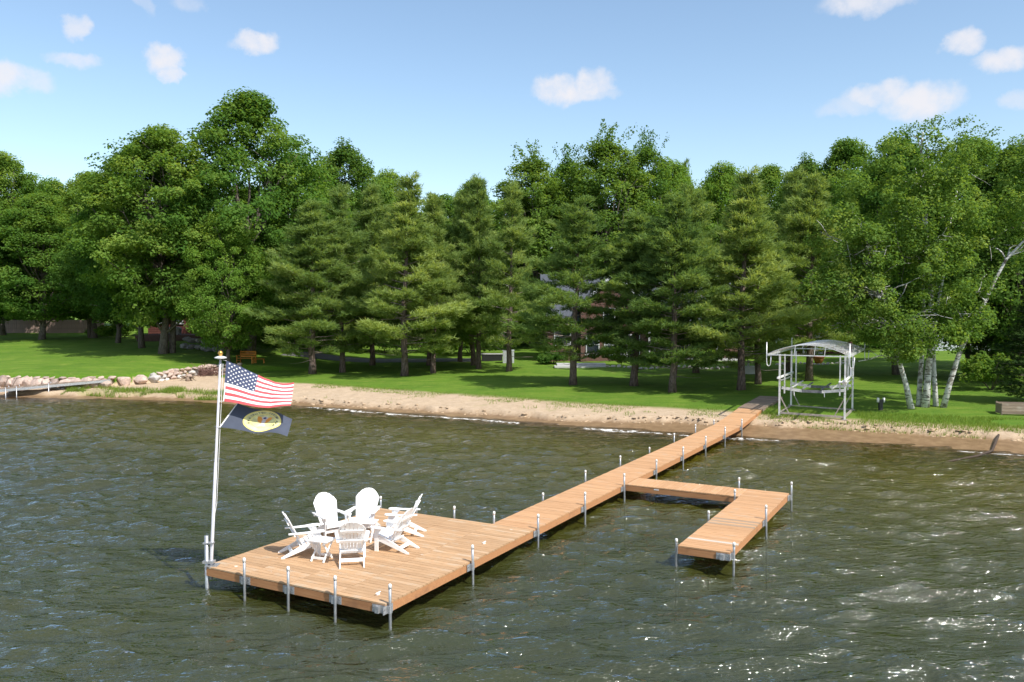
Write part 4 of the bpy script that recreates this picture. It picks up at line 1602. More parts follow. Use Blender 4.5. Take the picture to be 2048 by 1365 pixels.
# ------------------------------------------------------------------ flagpole and flags
pb = dock_pt(-4 * W + 0.10, 0.10)
ptop = at_y(441, 716, pb.y + 0.05)
fp = thing('flagpole', 'tall pale metal flagpole at the left corner of the platform', 'flagpole', (pb.x, pb.y, DECK))
pv = Vector((ptop.x - pb.x, ptop.y - pb.y, ptop.z - DECK))
link('pole', MB().path([(0, 0, -0.3), (0, 0, 0.02), tuple(pv * 0.5), tuple(pv * 0.5001), tuple(pv)], [0.037, 0.037, 0.034, 0.028, 0.024], 12).mesh('pole', MATS['pole_metal'], True), fp)
link('base_sleeve', MB().path([(-0.085, -0.02, -1.9), (-0.085, -0.02, 0.66)], 0.042, 12).mesh('base_sleeve', MATS['galvanised'], True), fp)
link('base_clamp', MB().box((-0.04, -0.01, 0.09), (0.24, 0.15, 0.05)).box((-0.04, -0.01, 0.50), (0.22, 0.12, 0.03)).box((0.03, 0.0, 0.011), (0.26, 0.22, 0.022)).mesh('base_clamp', MATS['bracket_steel']), fp)
link('truck', MB().lathe([(0.04, -0.03), (0.125, -0.012), (0.125, 0.012), (0.05, 0.035), (0.02, 0.04)], 16).mesh('truck', MATS['cap_white'], True), fp, tuple(pv))
link('finial', MB().lathe([(0.012, 0.03), (0.03, 0.045), (0.05, 0.075), (0.055, 0.10), (0.045, 0.13), (0.022, 0.15), (0.004, 0.155)], 14).mesh('finial', MATS['gold'], True), fp, tuple(pv))
hal = MB()
hal.path([(0.05, 0, 0.9)] + [tuple(pv * f + Vector((0.06, 0.0, 0))) for f in (0.3, 0.5, 0.7, 0.97)], 0.006, 5)
link('halyard', hal.mesh('halyard', MATS['flag_white']), fp)

SPX = pb.y / FPX                                # metres per photo pixel at the pole


def flag_surface(topl, botl, hgt, rip, Yb, hang):
    """cloth between a top edge and a bottom edge given as (u fraction -> photo px), real size kept by leaning back"""
    tu, tx, ty = zip(*topl)
    bu, bx, by = zip(*botl)

    def S(u, v):
        px = np.interp(u, bu, bx) * (1 - v) + np.interp(u, tu, tx) * v
        yt, yb = np.interp(u, tu, ty), np.interp(u, bu, by)
        py = yb * (1 - v) + yt * v
        full = hgt
        vis = abs(yb - yt) * SPX
        back = math.sqrt(max(0.0, full * full - vis * vis)) * hang
        dy = back * v + rip * math.sin(5.6 * u - 1.7 * v + .4) * (0.25 + u) + rip * 0.45 * math.sin(12.5 * u + 2.6 * v) * u
        p = at_y(px, py, Yb)
        wob = 0.018 * math.sin(9.5 * u + 3.0 * v) * u
        return Vector((p.x, p.y + dy, p.z + wob))
    return S


def flag_grid(S, nu, nv, matf, mats, name, parent):
    mb = MB()
    for j in range(nv + 1):
        for i in range(nu + 1):
            mb.V.append(tuple(S(i / nu, j / nv)))
    for j in range(nv):
        for i in range(nu):
            a = j * (nu + 1) + i
            mb.F.append((a, a + 1, a + nu + 2, a + nu + 1))
            mb.M.append(matf((i + .5) / nu, (j + .5) / nv))
    return link(name, mb.mesh(name, [MATS[m] for m in mats], True), parent)


def on_flag(S, polys, lift, mats, name, parent):
    """flat print laid on the cloth: polygons in (u,v) lifted a hair towards both sides"""
    mb = MB()
    for pts, m, k in polys:
        for sg in (-1, 1):
            vs = []
            for u, v in pts:
                p = S(u, v)
                e = 1e-3
                a = S(min(1, u + e), v) - S(max(0, u - e), v)
                b = S(u, min(1, v + e)) - S(u, max(0, v - e))
                nn = a.cross(b).normalized()
                vs.append(p + nn * sg * lift * k)
            f = tuple(range(len(vs)))
            mb.add(vs, [f if sg > 0 else tuple(reversed(f))], m)
    return link(name, mb.mesh(name, [MATS[m] for m in mats]), parent)


us = thing('national_flag', 'red white and blue stars and stripes flag blowing right, upper on the pole', 'flag', tuple(at_y(446, 805, pb.y)))
S1w = flag_surface([(0, 448, 723), (.15, 468, 732), (.35, 499, 750), (.5, 518, 761), (.65, 538, 768), (.8, 556, 770), (1, 579, 768)],
                   [(0, 446, 803), (.15, 464, 806), (.35, 494, 811), (.5, 517, 814), (.65, 540, 816), (.8, 560, 814), (1, 582, 811)], 0.91, 0.05, pb.y, 0.55)
O1 = Vector(us.location)


def S1(u, v):
    vv = v
    return S1w(u, vv) - O1


flag_grid(S1, 60, 39, lambda u, v: (2 if (u < 0.40 and v > 6 / 13) else (0 if u < .018 else (1 if int(v * 13) % 2 == 0 else 0))), ['flag_white', 'flag_red', 'flag_blue'], 'cloth', us)
st = []
for row in range(9):
    nst = 6 if row % 2 == 0 else 5
    for k in range(nst):
        cu = 0.40 * ((k + .5) / 6 if nst == 6 else (k + 1) / 6) + 0.012
        cv = 6 / 13 + (7 / 13) * (row + .75) / 9.5
        pts = []
        for q in range(10):
            a = math.pi / 2 + q * math.pi / 5
            rr = 0.026 if q % 2 == 0 else 0.0125
            pts.append((cu + rr * math.cos(a) * 0.91 / 1.52, min(1, cv + rr * math.sin(a))))
        st.append((pts, 0, 1))
on_flag(S1, st, 0.003, ['flag_white'], 'stars', us)
link('grommet_cord', MB().path([tuple(S1(0.0, 1.0)), tuple(S1(0, 1.0) + Vector((-0.08, 0, 0.02)))], 0.006, 5).path([tuple(S1(0.0, 0.0)), tuple(S1(0, 0.0) + Vector((-0.07, 0, 0)))], 0.006, 5).mesh('grommet_cord', MATS['flag_white']), us)

af = thing('seal_flag', 'dark navy flag with a round gold seal, lower on the pole', 'flag', tuple(at_y(438, 855, pb.y)))
S2w = flag_surface([(0, 463, 810), (.12, 474, 815), (.3, 495, 822), (.5, 522, 827), (.7, 548, 831), (.85, 564, 838), (1, 575, 843)],
                   [(0, 438, 855), (.12, 455, 857), (.3, 480, 861), (.5, 512, 866), (.7, 540, 865), (.85, 558, 868), (1, 575, 873)], 0.91, 0.035, pb.y, 0.5)
O2 = Vector(af.location)


def S2(u, v):
    return S2w(u, v) - O2


flag_grid(S2, 56, 30, lambda u, v: (1 if u < .025 else 0), ['flag_navy', 'flag_white'], 'cloth', af)
AS = 0.91 / 1.52


def disc(cu, cv, r0, r1, n=36, a0=0.0, a1=2 * math.pi):
    out = []
    for i in range(n):
        a, b = a0 + (a1 - a0) * i / n, a0 + (a1 - a0) * (i + 1) / n
        q = [(cu + rr * math.cos(t) * AS, cv + rr * math.sin(t)) for rr, t in ((r0, a), (r1, a), (r1, b), (r0, b))]
        if r0 == 0:
            q = q[1:] if False else [q[0], q[1], q[2]]
        out.append(q)
    return out


cu, cv = 0.53, 0.52
em = []
for q in disc(cu, cv, 0.435, 0.47):
    em.append((q, 0, 2))
for q in disc(cu, cv, 0.305, 0.435):
    em.append((q, 1, 2))
for q in disc(cu, cv, 0.285, 0.305):
    em.append((q, 0, 2))
for rr in (0.0, 0.095, 0.19):
    for q in disc(cu, cv, rr, rr + .095):
        em.append((q, 2, 2))


def poly(pts, m, k=3):
    em.append(([(cu + x * AS, cv + y) for x, y in pts], m, k))


poly([(-.03, .05), (-.06, .12), (-.12, .17), (-.18, .18), (-.17, .08), (-.15, 0), (-.11, -.07), (-.05, -.10)], 3)
poly([(.03, .05), (.06, .12), (.12, .17), (.18, .18), (.17, .08), (.15, 0), (.11, -.07), (.05, -.10)][::-1], 3)
poly([(-.04, -.10), (.04, -.10), (.09, -.22), (-.09, -.22)], 5)
poly([(-.05, .04), (.05, .04), (.05, -.06), (0, -.11), (-.05, -.06)][::-1], 5, 4)
for q in disc(cu, cv + .12, 0, 0.075, 16):
    em.append((q, 5, 4))
for q in disc(cu, cv + .12, 0, 0.04, 14):
    em.append((q, 6, 5))
# stars low on both sides of the ring
for a in (math.radians(172), math.radians(190), math.radians(208), math.radians(8), math.radians(-10), math.radians(-28)):
    c0 = (cu + .342 * math.cos(a) * AS, cv + .342 * math.sin(a))
    pts = [(c0[0] + (0.036 if q % 2 == 0 else .016) * math.cos(math.pi / 2 + q * math.pi / 5) * AS, c0[1] + (0.036 if q % 2 == 0 else .016) * math.sin(math.pi / 2 + q * math.pi / 5)) for q in range(10)]
    em.append((pts, 4, 4))
# lettering round the upper ring
dg = bpy.context.evaluated_depsgraph_get()
word = 'UNITED STATES'
for i, ch in enumerate(word):
    if ch == ' ':
        continue
    cvx = bpy.data.curves.new('glyph', 'FONT')
    cvx.body = ch
    cvx.size = 0.10
    cvx.align_x = 'CENTER'
    cvx.resolution_u = 2
    go = bpy.data.objects.new('glyph', cvx)
    COL.objects.link(go)
    dg.update()
    gm = bpy.data.meshes.new_from_object(go.evaluated_get(dg))
    ang = math.radians(150 - 120 * i / (len(word) - 1))
    for p in gm.polygons:
        pts = []
        for vi in p.vertices:
            x, y = gm.vertices[vi].co.x, gm.vertices[vi].co.y
            rr = 0.328 + y
            a = ang - x / 0.365
            pts.append((cu + rr * math.cos(a) * AS, cv + rr * math.sin(a)))
        em.append((pts, 4, 4))
    bpy.data.objects.remove(go, do_unlink=True)
    bpy.data.meshes.remove(gm)
    bpy.data.curves.remove(cvx)
on_flag(S2, em, 0.0015, ['seal_gold', 'seal_olive', 'seal_pale2' if 'seal_pale2' in MATS else 'seal_olive', 'seal_orange', 'seal_black', 'seal_pale', 'flag_blue'], 'seal', af)
link('grommet_cord', MB().path([tuple(S2(0.0, 1.0)), tuple(S2(0, 1.0) + Vector((-0.24, 0, 0.02)))], 0.006, 5).path([tuple(S2(0.0, 0.0)), tuple(S2(0, 0.0) + Vector((-0.04, 0, 0)))], 0.006, 5).mesh('grommet_cord', MATS['flag_white']), af)

# ------------------------------------------------------------------ boat lift with canopy frame
LC = Vector((15.80, 43.65, 0))
lz = hz(LC.x, LC.y)
lift = thing('boat_lift', 'empty aluminium boat lift with an arched canopy frame beside the walkway end', 'boat lift', (LC.x, LC.y, lz), math.radians(-28))
hw, hl = 1.56, 1.68
AL, WS = MATS['aluminium'], MATS['weathered_steel']
for sx in (-1, 1):
    for sy in (-1, 1):
        X, Yl = sx * hw, sy * hl
        gz = hz(*(LC + Vector((X * math.cos(math.radians(-28)) - Yl * math.sin(math.radians(-28)), X * math.sin(math.radians(-28)) + Yl * math.cos(math.radians(-28)), 0))).xy) - lz
        link('post', MB().box((X, Yl, 1.55 + gz / 2), (0.085, 0.085, 3.10 - gz)).mesh('post', AL), lift)
        link('guide_post', MB().box((X - sx * 0.24, Yl + 0.02, 2.10), (0.06, 0.06, 2.0)).mesh('guide_post', AL), lift)
        link('foot_brace', MB().bar((X - sx * 0.03, Yl, 0.95), (X - sx * 0.48, Yl, 0.07), 0.04, 0.05).mesh('foot_brace', WS), lift)
        link('foot_pad', MB().box((X, Yl, 0.02 + gz), (0.26, 0.26, 0.04)).mesh('foot_pad', WS), lift)
for sy in (-1, 1):
    link('base_beam', MB().bar((-hw + .05, sy * hl, 0.10), (hw - .05, sy * hl, 0.06), 0.07, 0.10).mesh('base_beam', WS), lift)
for sx in (-1, 1):
    link('base_beam', MB().bar((sx * hw, -hl + .05, 0.08), (sx * hw, hl - .05, 0.08), 0.07, 0.12).mesh('base_beam', WS), lift)
# cradle: two shallow V beams and four bunks
for sy in (-0.86, 0.86):
    mb = MB()
    mb.bar((-hw + .06, sy * hl, 1.36), (-0.5, sy * hl, 1.24), 0.06, 0.14)
    mb.bar((-0.5, sy * hl, 1.235), (0.45, sy * hl, 1.235), 0.075, 0.13, m=1)
    mb.bar((0.45, sy * hl, 1.24), (hw - .06, sy * hl, 1.36), 0.06, 0.14)
    link('cradle_beam', mb.mesh('cradle_beam', [AL, MATS['carpet_bunk']]), lift)
for X, zz in ((-0.95, 1.42), (-0.45, 1.36), (0.45, 1.36), (0.95, 1.42)):
    link('bunk', MB().bar((X, -hl * .95, zz), (X * 1.02, hl * 1.05, zz + .06), 0.07, 0.05).mesh('bunk', MATS['carpet_bunk'] if abs(X) < .6 else AL), lift)
for X in (-.9, .55):
    link('hanger', MB().path([(X, -hl * .86, 1.28), (X + .03, -hl * .87, 0.98)], 0.022, 6).mesh('hanger', AL), lift)
for sx in (-1, 1):
    link('bumper_rail', MB().bar((sx * (hw + .03), -hl - .38, 1.90), (sx * (hw - .02), hl + .32, 1.92), 0.075, 0.095).mesh('bumper_rail', MATS['cap_white']), lift)
    link('side_beam', MB().bar((sx * hw, -hl, 1.72), (sx * hw, hl, 1.72), 0.05, 0.06).mesh('side_beam', AL), lift)
# winch wheel on the right front post
wm = MB()
wm.path([(hw - .28, -hl - .10, 1.78), (hw + .10, -hl - .10, 1.80)], 0.055, 10)
wm.box((hw - .02, -hl - .02, 1.78), (0.20, 0.16, 0.22))
wm.box((hw + .06, hl * .2, 2.15), (0.12, 0.22, 0.42))
link('winch', wm.mesh('winch', MATS['cap_white']), lift)
# canopy: side beams, end ties, arched ribs
ch, cw, rise = 3.13, 1.86, 0.46
y0, y1 = -hl - 1.55, hl + 2.45
for sx in (-1, 1):
    link('canopy_beam', MB().bar((sx * cw, y0, ch), (sx * cw, y1, ch + .04), 0.06, 0.11).mesh('canopy_beam', AL), lift)
NR = 15
for i in range(NR):
    yy = y0 + (y1 - y0) * i / (NR - 1)
    pts = []
    for k in range(13):
        q = -1 + 2 * k / 12
        pts.append((q * cw, yy, ch + .05 + rise * (1 - q * q)))
    link('canopy_rib', MB().path(pts, 0.013, 6).mesh('canopy_rib', AL, True), lift)
for yy in (y0, y1):
    link('end_tie', MB().bar((-cw, yy, ch + 0.0), (cw, yy, ch + 0.0), 0.05, 0.05).mesh('end_tie', AL), lift)
    for q in (-.72, -.3, .2, .45):
        link('end_strut', MB().bar((q * cw - .05, yy, ch + .02), (q * cw, yy, ch + .05 + rise * (1 - q * q)), 0.03, 0.04).mesh('end_strut', AL), lift)
link('ridge_purlin', MB().path([(0, y0, ch + .03 + rise), (0, y1, ch + .03 + rise)], 0.02, 6).mesh('ridge_purlin', AL), lift)
for sx in (-1, 1):
    for yy in (y0 + .02, y1 - .3):
        x0 = sx * (cw + .06)
        pts = [(x0 + sx * .0, yy, ch + .62), (x0, yy, ch - .30), (x0 + .02, yy + .0, ch - .50), (x0 + .10, yy, ch - .56), (x0 + .18, yy, ch - .50), (x0 + .20, yy, ch - .30), (x0 + .21, yy, ch - .02)]
        link('guide_hook', MB().path(pts, 0.022, 6).mesh('guide_hook', AL, True), lift)
# ------------------------------------------------------------------ stone walls
def rock_mesh(seed, mat):
    import bmesh
    bm = bmesh.new()
    bmesh.ops.create_icosphere(bm, subdivisions=2, radius=0.5)
    r = np.random.default_rng(seed)
    planes = [(Vector(r.normal(size=3)).normalized(), r.uniform(0.24, 0.40)) for _ in range(12)]
    for v in bm.verts:
        p = v.co.copy()
        for n, d in planes:
            k = p.dot(n)
            if k > d:
                p -= n * (k - d) * 0.95
        w = 0.02 * math.sin(9 * p.x + seed) + 0.02 * math.sin(8 * p.y + 2 * seed) + .015 * math.sin(11 * p.z)
        v.co = p * (1 + w)
    me = bpy.data.meshes.new('boulder')
    bm.to_mesh(me)
    bm.free()
    me.materials.append(MATS[mat])
    return me


ROCKS = {m: [rock_mesh(40 + i, m) for i in range(5)] for m in ('boulder_stone', 'grey_stone', 'pale_stone')}


def rock(parent, x, y, z, sx, sy, sz, mat='boulder_stone', name='boulder', r=random):
    return link(name, r.choice(ROCKS[mat]), parent, (x - parent.location.x, y - parent.location.y, z - parent.location.z), (r.uniform(-.25, .25), r.uniform(-.25, .25), r.uniform(-.5, .5)), (sx, sy, sz))


rr = random.Random(5)
w1 = thing('boulder_wall', 'long retaining wall of big pinkish boulders below the left lawn', 'boulder wall', tuple(at(100, 766)))
x = -40.0
while x < -28.9:
    wd = rr.uniform(0.6, 0.98)
    xc = x + wd / 2
    yw = float(np.interp(xc, WLX, WLY))
    zb = hz(xc, yw - 0.45)
    hh = rr.uniform(0.80, 0.98)
    rock(w1, xc, yw + 0.14, zb + hh * 0.36, wd * 1.36, 1.0, hh * 1.2, r=rr)
    if rr.random() < .6:
        rock(w1, xc + .4, yw + 0.42, zb + 0.70, wd * .9, .6, .34, 'boulder_stone', r=rr)
    x += wd * 0.84
for i in range(9):
    xc = rr.uniform(-38, -29)
    yw = float(np.interp(xc, WLX, WLY))
    rock(w1, xc, yw - .55, hz(xc, yw - .55) + .06, .34, .3, .25, 'pale_stone', r=rr)
w2 = thing('field_stone_wall', 'curving dry wall of smaller field stones left of the flagpole', 'stone wall', tuple(at(300, 762)))
xs_ = np.array([-28.2, -27.4, -26.6, -25.9, -24.93, -24.2, -22.4])
ys_ = np.array([60.0, 60.9, 62.0, 64.3, 67.0, 68.6, 69.3])
seg = np.concatenate([[0], np.cumsum(np.hypot(np.diff(xs_), np.diff(ys_)))])
for row in range(3):
    s = 0.0
    while s < seg[-1]:
        big = s < 2.3
        wd = rr.uniform(1.05, 1.4) if big else rr.uniform(0.42, 0.85)
        if not (big and row > 0):
            xc, yc = float(np.interp(s + wd / 2, seg, xs_)), float(np.interp(s + wd / 2, seg, ys_))
            zb = hz(xc + .1, yc - 0.5)
            hh = 0.86 if big else rr.uniform(0.32, 0.45)
            rock(w2, xc, yc + 0.12 * row, zb + (hh * .4 if big else 0.12 + row * 0.25), wd * 1.15, 0.9 if big else .6, hh, rr.choice(['boulder_stone', 'boulder_stone', 'pale_stone']), r=rr)
        s += wd * 0.95

# ------------------------------------------------------------------ houses
def window(parent, x, y, z, w, h, mull=1, depth=0.06):
    """window on a wall that looks towards -y; frame part with pane sub-parts"""
    f = MB()
    t = 0.09
    f.box((0, 0, h / 2 - t / 2), (w, depth, t))
    f.box((0, 0, -h / 2 + t / 2), (w, depth, t))
    for s in (-1, 1):
        f.box((s * (w / 2 - t / 2), 0, 0), (t, depth, h - 2 * t - .002))
    f.box((0, -0.01, 0), (w - 2 * t - .002, depth * .7, 0.05))
    f.box((0, -.03, -h / 2 - .04), (w + .16, .14, .06))
    o = link('window', f.mesh('window', MATS['white_trim']), parent, (x, y, z))
    for s in (-1, 1):
        link('pane', MB().box((0, 0.012, s * (h / 4 - .01)), (w - 2 * t, 0.012, h / 2 - t)).mesh('pane', MATS['window_glass']), o)
    return o


def gable_roof(parent, x0, x1, y0, y1, ze, zr, over=0.4, mat='roof_shingle', axis='x', name='roof'):
    mb = MB()
    th = 0.16
    if axis == 'x':
        yc = (y0 + y1) / 2
        for (ya, yb) in ((y0 - over, yc), (y1 + over, yc)):
            k = (zr - ze) / abs(yc - (y0 if ya < yc else y1))
            za = ze - over * k
            vs = [(x0 - over, ya, za), (x1 + over, ya, za), (x1 + over, yb, zr), (x0 - over, yb, zr)]
            vs += [(a, b, c + th) for a, b, c in vs]
            mb.add(vs, [(0, 1, 2, 3), (7, 6, 5, 4), (0, 4, 5, 1), (1, 5, 6, 2), (2, 6, 7, 3), (3, 7, 4, 0)])
    else:
        xc = (x0 + x1) / 2
        for (xa, xb) in ((x0 - over, xc), (x1 + over, xc)):
            k = (zr - ze) / abs(xc - (x0 if xa < xc else x1))
            za = ze - over * k
            vs = [(xa, y0 - over, za), (xa, y1, za), (xb, y1, zr), (xb, y0 - over, zr)]
            vs += [(a, b, c + th) for a, b, c in vs]
            mb.add(vs, [(0, 1, 2, 3), (7, 6, 5, 4), (0, 4, 5, 1), (1, 5, 6, 2), (2, 6, 7, 3), (3, 7, 4, 0)])
    return link(name, mb.mesh(name, MATS[mat]), parent)


def gable_wall(parent, x0, x1, y0, y1, zb, ze, zr, mat, axis='x', name='wall'):
    mb = MB()
    if axis == 'x':
        yc = (y0 + y1) / 2
        sec = [(y0, zb), (y1, zb), (y1, ze), (yc, zr), (y0, ze)]
        vs = [(x0, a, b) for a, b in sec] + [(x1, a, b) for a, b in sec]
    else:
        xc = (x0 + x1) / 2
        sec = [(x0, zb), (x1, zb), (x1, ze), (xc, zr), (x0, ze)]
        vs = [(a, y0, b) for a, b in sec] + [(a, y1, b) for a, b in sec]
    n = 5
    mb.add(vs, [tuple(range(n)), tuple(reversed(range(n, 2 * n)))] + [(j, (j + 1) % n, (j + 1) % n + n, j + n) for j in range(n)])
    me = mb.mesh(name, MATS[mat])
    import bmesh
    bm = bmesh.new()
    bm.from_mesh(me)
    bmesh.ops.recalc_face_normals(bm, faces=bm.faces)
    bm.to_mesh(me)
    bm.free()
    return link(name, me, parent)


HY = 77.0
hk = HY / FPX


def hx(u):
    return (u - 1024) * hk


hb = hz(hx(1260), HY) - 0.1
house = thing('brick_house', 'brick house with a dark steep roof hidden behind the pines', 'house', (hx(1260), HY, hb))
ox, oz = hx(1260), hb


def HP(u, v):
    p = at_y(u, v, HY)
    return p.x - ox, p.z - oz


x0, x1 = HP(1095, 700)[0], HP(1475, 700)[0]
ze = HP(1200, 640)[1]
zr = HP(1200, 548)[1]
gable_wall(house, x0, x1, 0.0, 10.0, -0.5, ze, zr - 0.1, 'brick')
gable_roof(house, x0, x1, 0.0, 10.0, ze, zr, 0.5)
# front gable with white rakes
gx0, gx1 = HP(1160, 700)[0], HP(1290, 700)[0]
gze, gzr = HP(1200, 612)[1], HP(1200, 548)[1]
gable_wall(house, gx0, gx1, -0.9, 4.5, -0.4, gze, gzr - 0.12, 'brick', 'y')
gable_roof(house, gx0, gx1, -0.9, 5.0, gze, gzr, 0.45, axis='y')
gxc = (gx0 + gx1) / 2
rk = (gzr - gze) / ((gx1 - gx0) / 2)
for s, xa in ((-1, gx0 - .45), (1, gx1 + .45)):
    link('rake_board', MB().bar((xa, -1.37, gze - .45 * rk + .02), (gxc, -1.37, gzr + .05), 0.05, 0.24).mesh('rake_board', MATS['white_trim']), house)
link('fascia', MB().box(((x0 + gx0) / 2, -0.55, ze - .38), (gx0 - x0 - .6, 0.06, 0.2)).mesh('fascia', MATS['white_trim']), house)
link('fascia', MB().box(((x1 + gx1) / 2, -0.55, ze - .38), (x1 - gx1 - .6, 0.06, 0.2)).mesh('fascia', MATS['white_trim']), house)
for u0, v0, u1, v1, yy in [(1170, 670, 1197, 708, -.93), (1206, 670, 1247, 709, -.93), (1204, 616, 1228, 642, -.93), (1108, 655, 1142, 690, -.03), (1308, 660, 1336, 700, -.03), (1350, 660, 1378, 700, -.03), (1436, 662, 1462, 692, -.03)]:
    (xa, za), (xb, zb) = HP(u0, v1), HP(u1, v0)
    window(house, (xa + xb) / 2, yy, (za + zb) / 2, xb - xa, zb - za)
xa, za = HP(1263, 715)
d = link('door', MB().box((xa, -.94, 1.25), (1.0, .06, 2.2)).mesh('door', MATS['black_plastic']), house)
link('door_frame', MB().box((xa - .56, -.95, 1.25), (.1, .1, 2.3)).box((xa + .56, -.95, 1.25), (.1, .1, 2.3)).box((xa, -.95, 2.42), (1.02, .1, .1)).mesh('door_frame', MATS['white_trim']), d)
xc, zc = HP(1163, 560)
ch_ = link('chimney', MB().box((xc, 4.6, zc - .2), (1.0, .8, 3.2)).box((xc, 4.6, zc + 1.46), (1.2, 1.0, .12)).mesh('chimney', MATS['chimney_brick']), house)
link('flue', MB().path([(xc, 4.6, zc + 1.5), (xc, 4.6, zc + 1.95)], .16, 10).mesh('flue', MATS['terracotta']), ch_)
# porch
pm = MB()
xa, xb = HP(1285, 700)[0], HP(1470, 700)[0]
zp = HP(1300, 652)[1]
vs = [(xa, -2.6, zp - .35), (xb, -2.6, zp - .35), (xb, -0.02, zp + .35), (xa, -0.02, zp + .35)]
vs += [(a, b, c + .14) for a, b, c in vs]
pm.add(vs, [(3, 2, 1, 0), (4, 5, 6, 7), (0, 1, 5, 4), (1, 2, 6, 5), (2, 3, 7, 6), (3, 0, 4, 7)])
link('porch_roof', pm.mesh('porch_roof', MATS['roof_shingle']), house)
for i in range(5):
    xx = xa + .2 + (xb - xa - .4) * i / 4
    link('porch_post', MB().box((xx, -2.5, (zp - .35) / 2), (.16, .16, zp - .36)).mesh('porch_post', MATS['white_trim']), house)
link('porch_floor', MB().box(((xa + xb) / 2, -1.5, .15), (xb - xa, 2.9, .25)).mesh('porch_floor', MATS['concrete']), house)

# pale terrace steps in front
pc = at(1150, 736)
pt = thing('terrace_steps', 'pale grey terrace steps on the lawn before the brick house', 'steps', tuple(pc))
for i in range(2):
    link('step', MB().box((0.6, 0.4 + i * .9, 0.06 + i * .14), (4.6 - i * .5, 1.3, 0.14)).mesh('step', MATS['concrete']), pt)
rr = random.Random(9)
gb = thing('garden_edging', 'row of pale rounded stones edging the flower bed by the brick house', 'edging stones', tuple(at(1400, 735)))
for u in range(1215, 1460, 11):
    p = at(u, 737 + 2.5 * math.sin(u * .05))
    rock(gb, p.x, p.y, p.z + .06, rr.uniform(.34, .6), .4, rr.uniform(.28, .42), 'pale_stone', 'stone', rr)
gb2 = thing('garden_edging', 'row of white stones edging the bed seen through the boat lift', 'edging stones', tuple(at(1620, 728)))
for u in range(1556, 1690, 9):
    p = at(u, 729 + 1.5 * math.sin(u * .07))
    rock(gb2, p.x, p.y, p.z + .05, rr.uniform(.3, .46), .35, rr.uniform(.22, .34), 'pale_stone', 'stone', rr)

# drive behind the pines
drv = []
for u, v in [(600, 720), (830, 719), (960, 713), (700, 709), (560, 711)]:
    p = at(u, v)
    drv.append((p.x, p.y, p.z))
pts = np.array(drv)
xs = np.linspace(pts[:, 0].min(), pts[:, 0].max(), 40)
mb = MB()
for i, x in enumerate(xs):
    for yy in (78.2 + .02 * x, 82.5 + .03 * x):
        mb.V.append((x, yy, hz(x, yy) + .02))
for i in range(39):
    a = 2 * i
    mb.F.append((a, a + 2, a + 3, a + 1))
    mb.M.append(0)
tag(link('driveway', mb.mesh('driveway', MATS['asphalt'])), kind='structure')

# pale house on the right
rx0, ry = (1868 - 1024) / FPX * 86, 86
zb_ = hz(rx0 + 3, ry) - .3
rh = thing('pale_house', 'pale grey sided house behind the birch stems', 'house', (rx0, ry, zb_))
gable_wall(rh, 0, 9.5, 0, 9, 0, 4.4, 7.8, 'pale_siding', 'x')
gable_roof(rh, 0, 9.5, 0, 9, 4.4, 7.9, .5)
for i in range(16):
    link('siding_board', MB().box((4.75, -.012, .3 + i * .25), (9.5, .02, .225)).mesh('siding_board', MATS['pale_siding']), rh)
window(rh, 6.8, -.04, 2.2, 1.2, 1.4)
# low garage wing behind the boat lift
gx = (1545 - 1024) / FPX * 84
gw = thing('garage_wing', 'low white trimmed outbuilding behind the boat lift', 'outbuilding', (gx, 84, hz(gx + 2, 84) - .2))
gable_wall(gw, 0, 8.0, 0, 6, 0, 3.0, 4.6, 'dark_siding', 'x')
gable_roof(gw, 0, 8.0, 0, 6, 3.0, 4.7, .4)
for i, xx in enumerate((1.3, 4.0)):
    dd = link('garage_door', MB().box((xx, -.03, 1.25), (2.0, .05, 2.2)).mesh('garage_door', MATS['white_trim']), gw)
    for k in range(4):
        link('door_panel', MB().box((xx, -.065, .45 + k * .53), (1.85, .02, .46)).mesh('door_panel', MATS['white_trim']), dd)

# red brown house and deck, left
ly = 93.0
lx0, lx1 = (296 - 1024) / FPX * ly, (432 - 1024) / FPX * ly
lzb = hz(lx0, ly) - .2
lh = thing('red_brown_house', 'dark red brown house half hidden behind the maples', 'house', ((lx0 + lx1) / 2, ly, lzb))
hwid = (lx1 - lx0) / 2
gable_wall(lh, -hwid, hwid, 0, 9, 0, 5.2, 8.6, 'dark_siding', 'x')
gable_roof(lh, -hwid, hwid, 0, 9, 5.2, 8.7, .5)
for i in range(20):
    link('siding_board', MB().box((0, -.014, .25 + i * .245), (2 * hwid, .024, .22)).mesh('siding_board', MATS['dark_siding']), lh)
for xx in (-2.2, -.4, 1.8):
    window(lh, xx, -.06, 2.6, 1.1, 1.7)
dy = 85.0
dx0, dx1 = (270 - 1024) / FPX * dy, (448 - 1024) / FPX * dy
p = at_y(300, 671, dy)
dk = thing('house_deck', 'low dark brown timber deck in front of the red brown house', 'deck', ((dx0 + dx1) / 2, dy, hz(dx0, dy)))
top = p.z - dk.location.z
dw = dx1 - dx0
n = 42
pm = MB().box((0, 0, 0), (.19, 5.0, .035)).mesh('plank', MATS['deck_brown'])
for i in range(n):
    link('plank', pm, dk, (-dw / 2 + dw * (i + .5) / n, 2.5, top))
link('rim_board', MB().box((0, -.03, top - .17), (dw, .05, .30)).mesh('rim_board', MATS['deck_brown']), dk)
link('skirt', MB().box((0, .12, (top - .32) / 2 - .2), (dw - .2, .05, top - .32 + .4)).mesh('skirt', MATS['deck_brown']), dk)
pp_ = at_y(350, 659, dy + 1)
hc = thing('covered_grill', 'grill under a wrinkled grey cover on the brown deck', 'covered grill', (pp_.x, dy + 1.0, dk.location.z + top + .02))
cm = MB()
pr = [(0, .75, .02), (.16, .76, .28), (.34, .72, .45), (.5, .68, .50), (.62, .55, .47), (.70, .30, .30), (.72, 0.02, 0.02)]
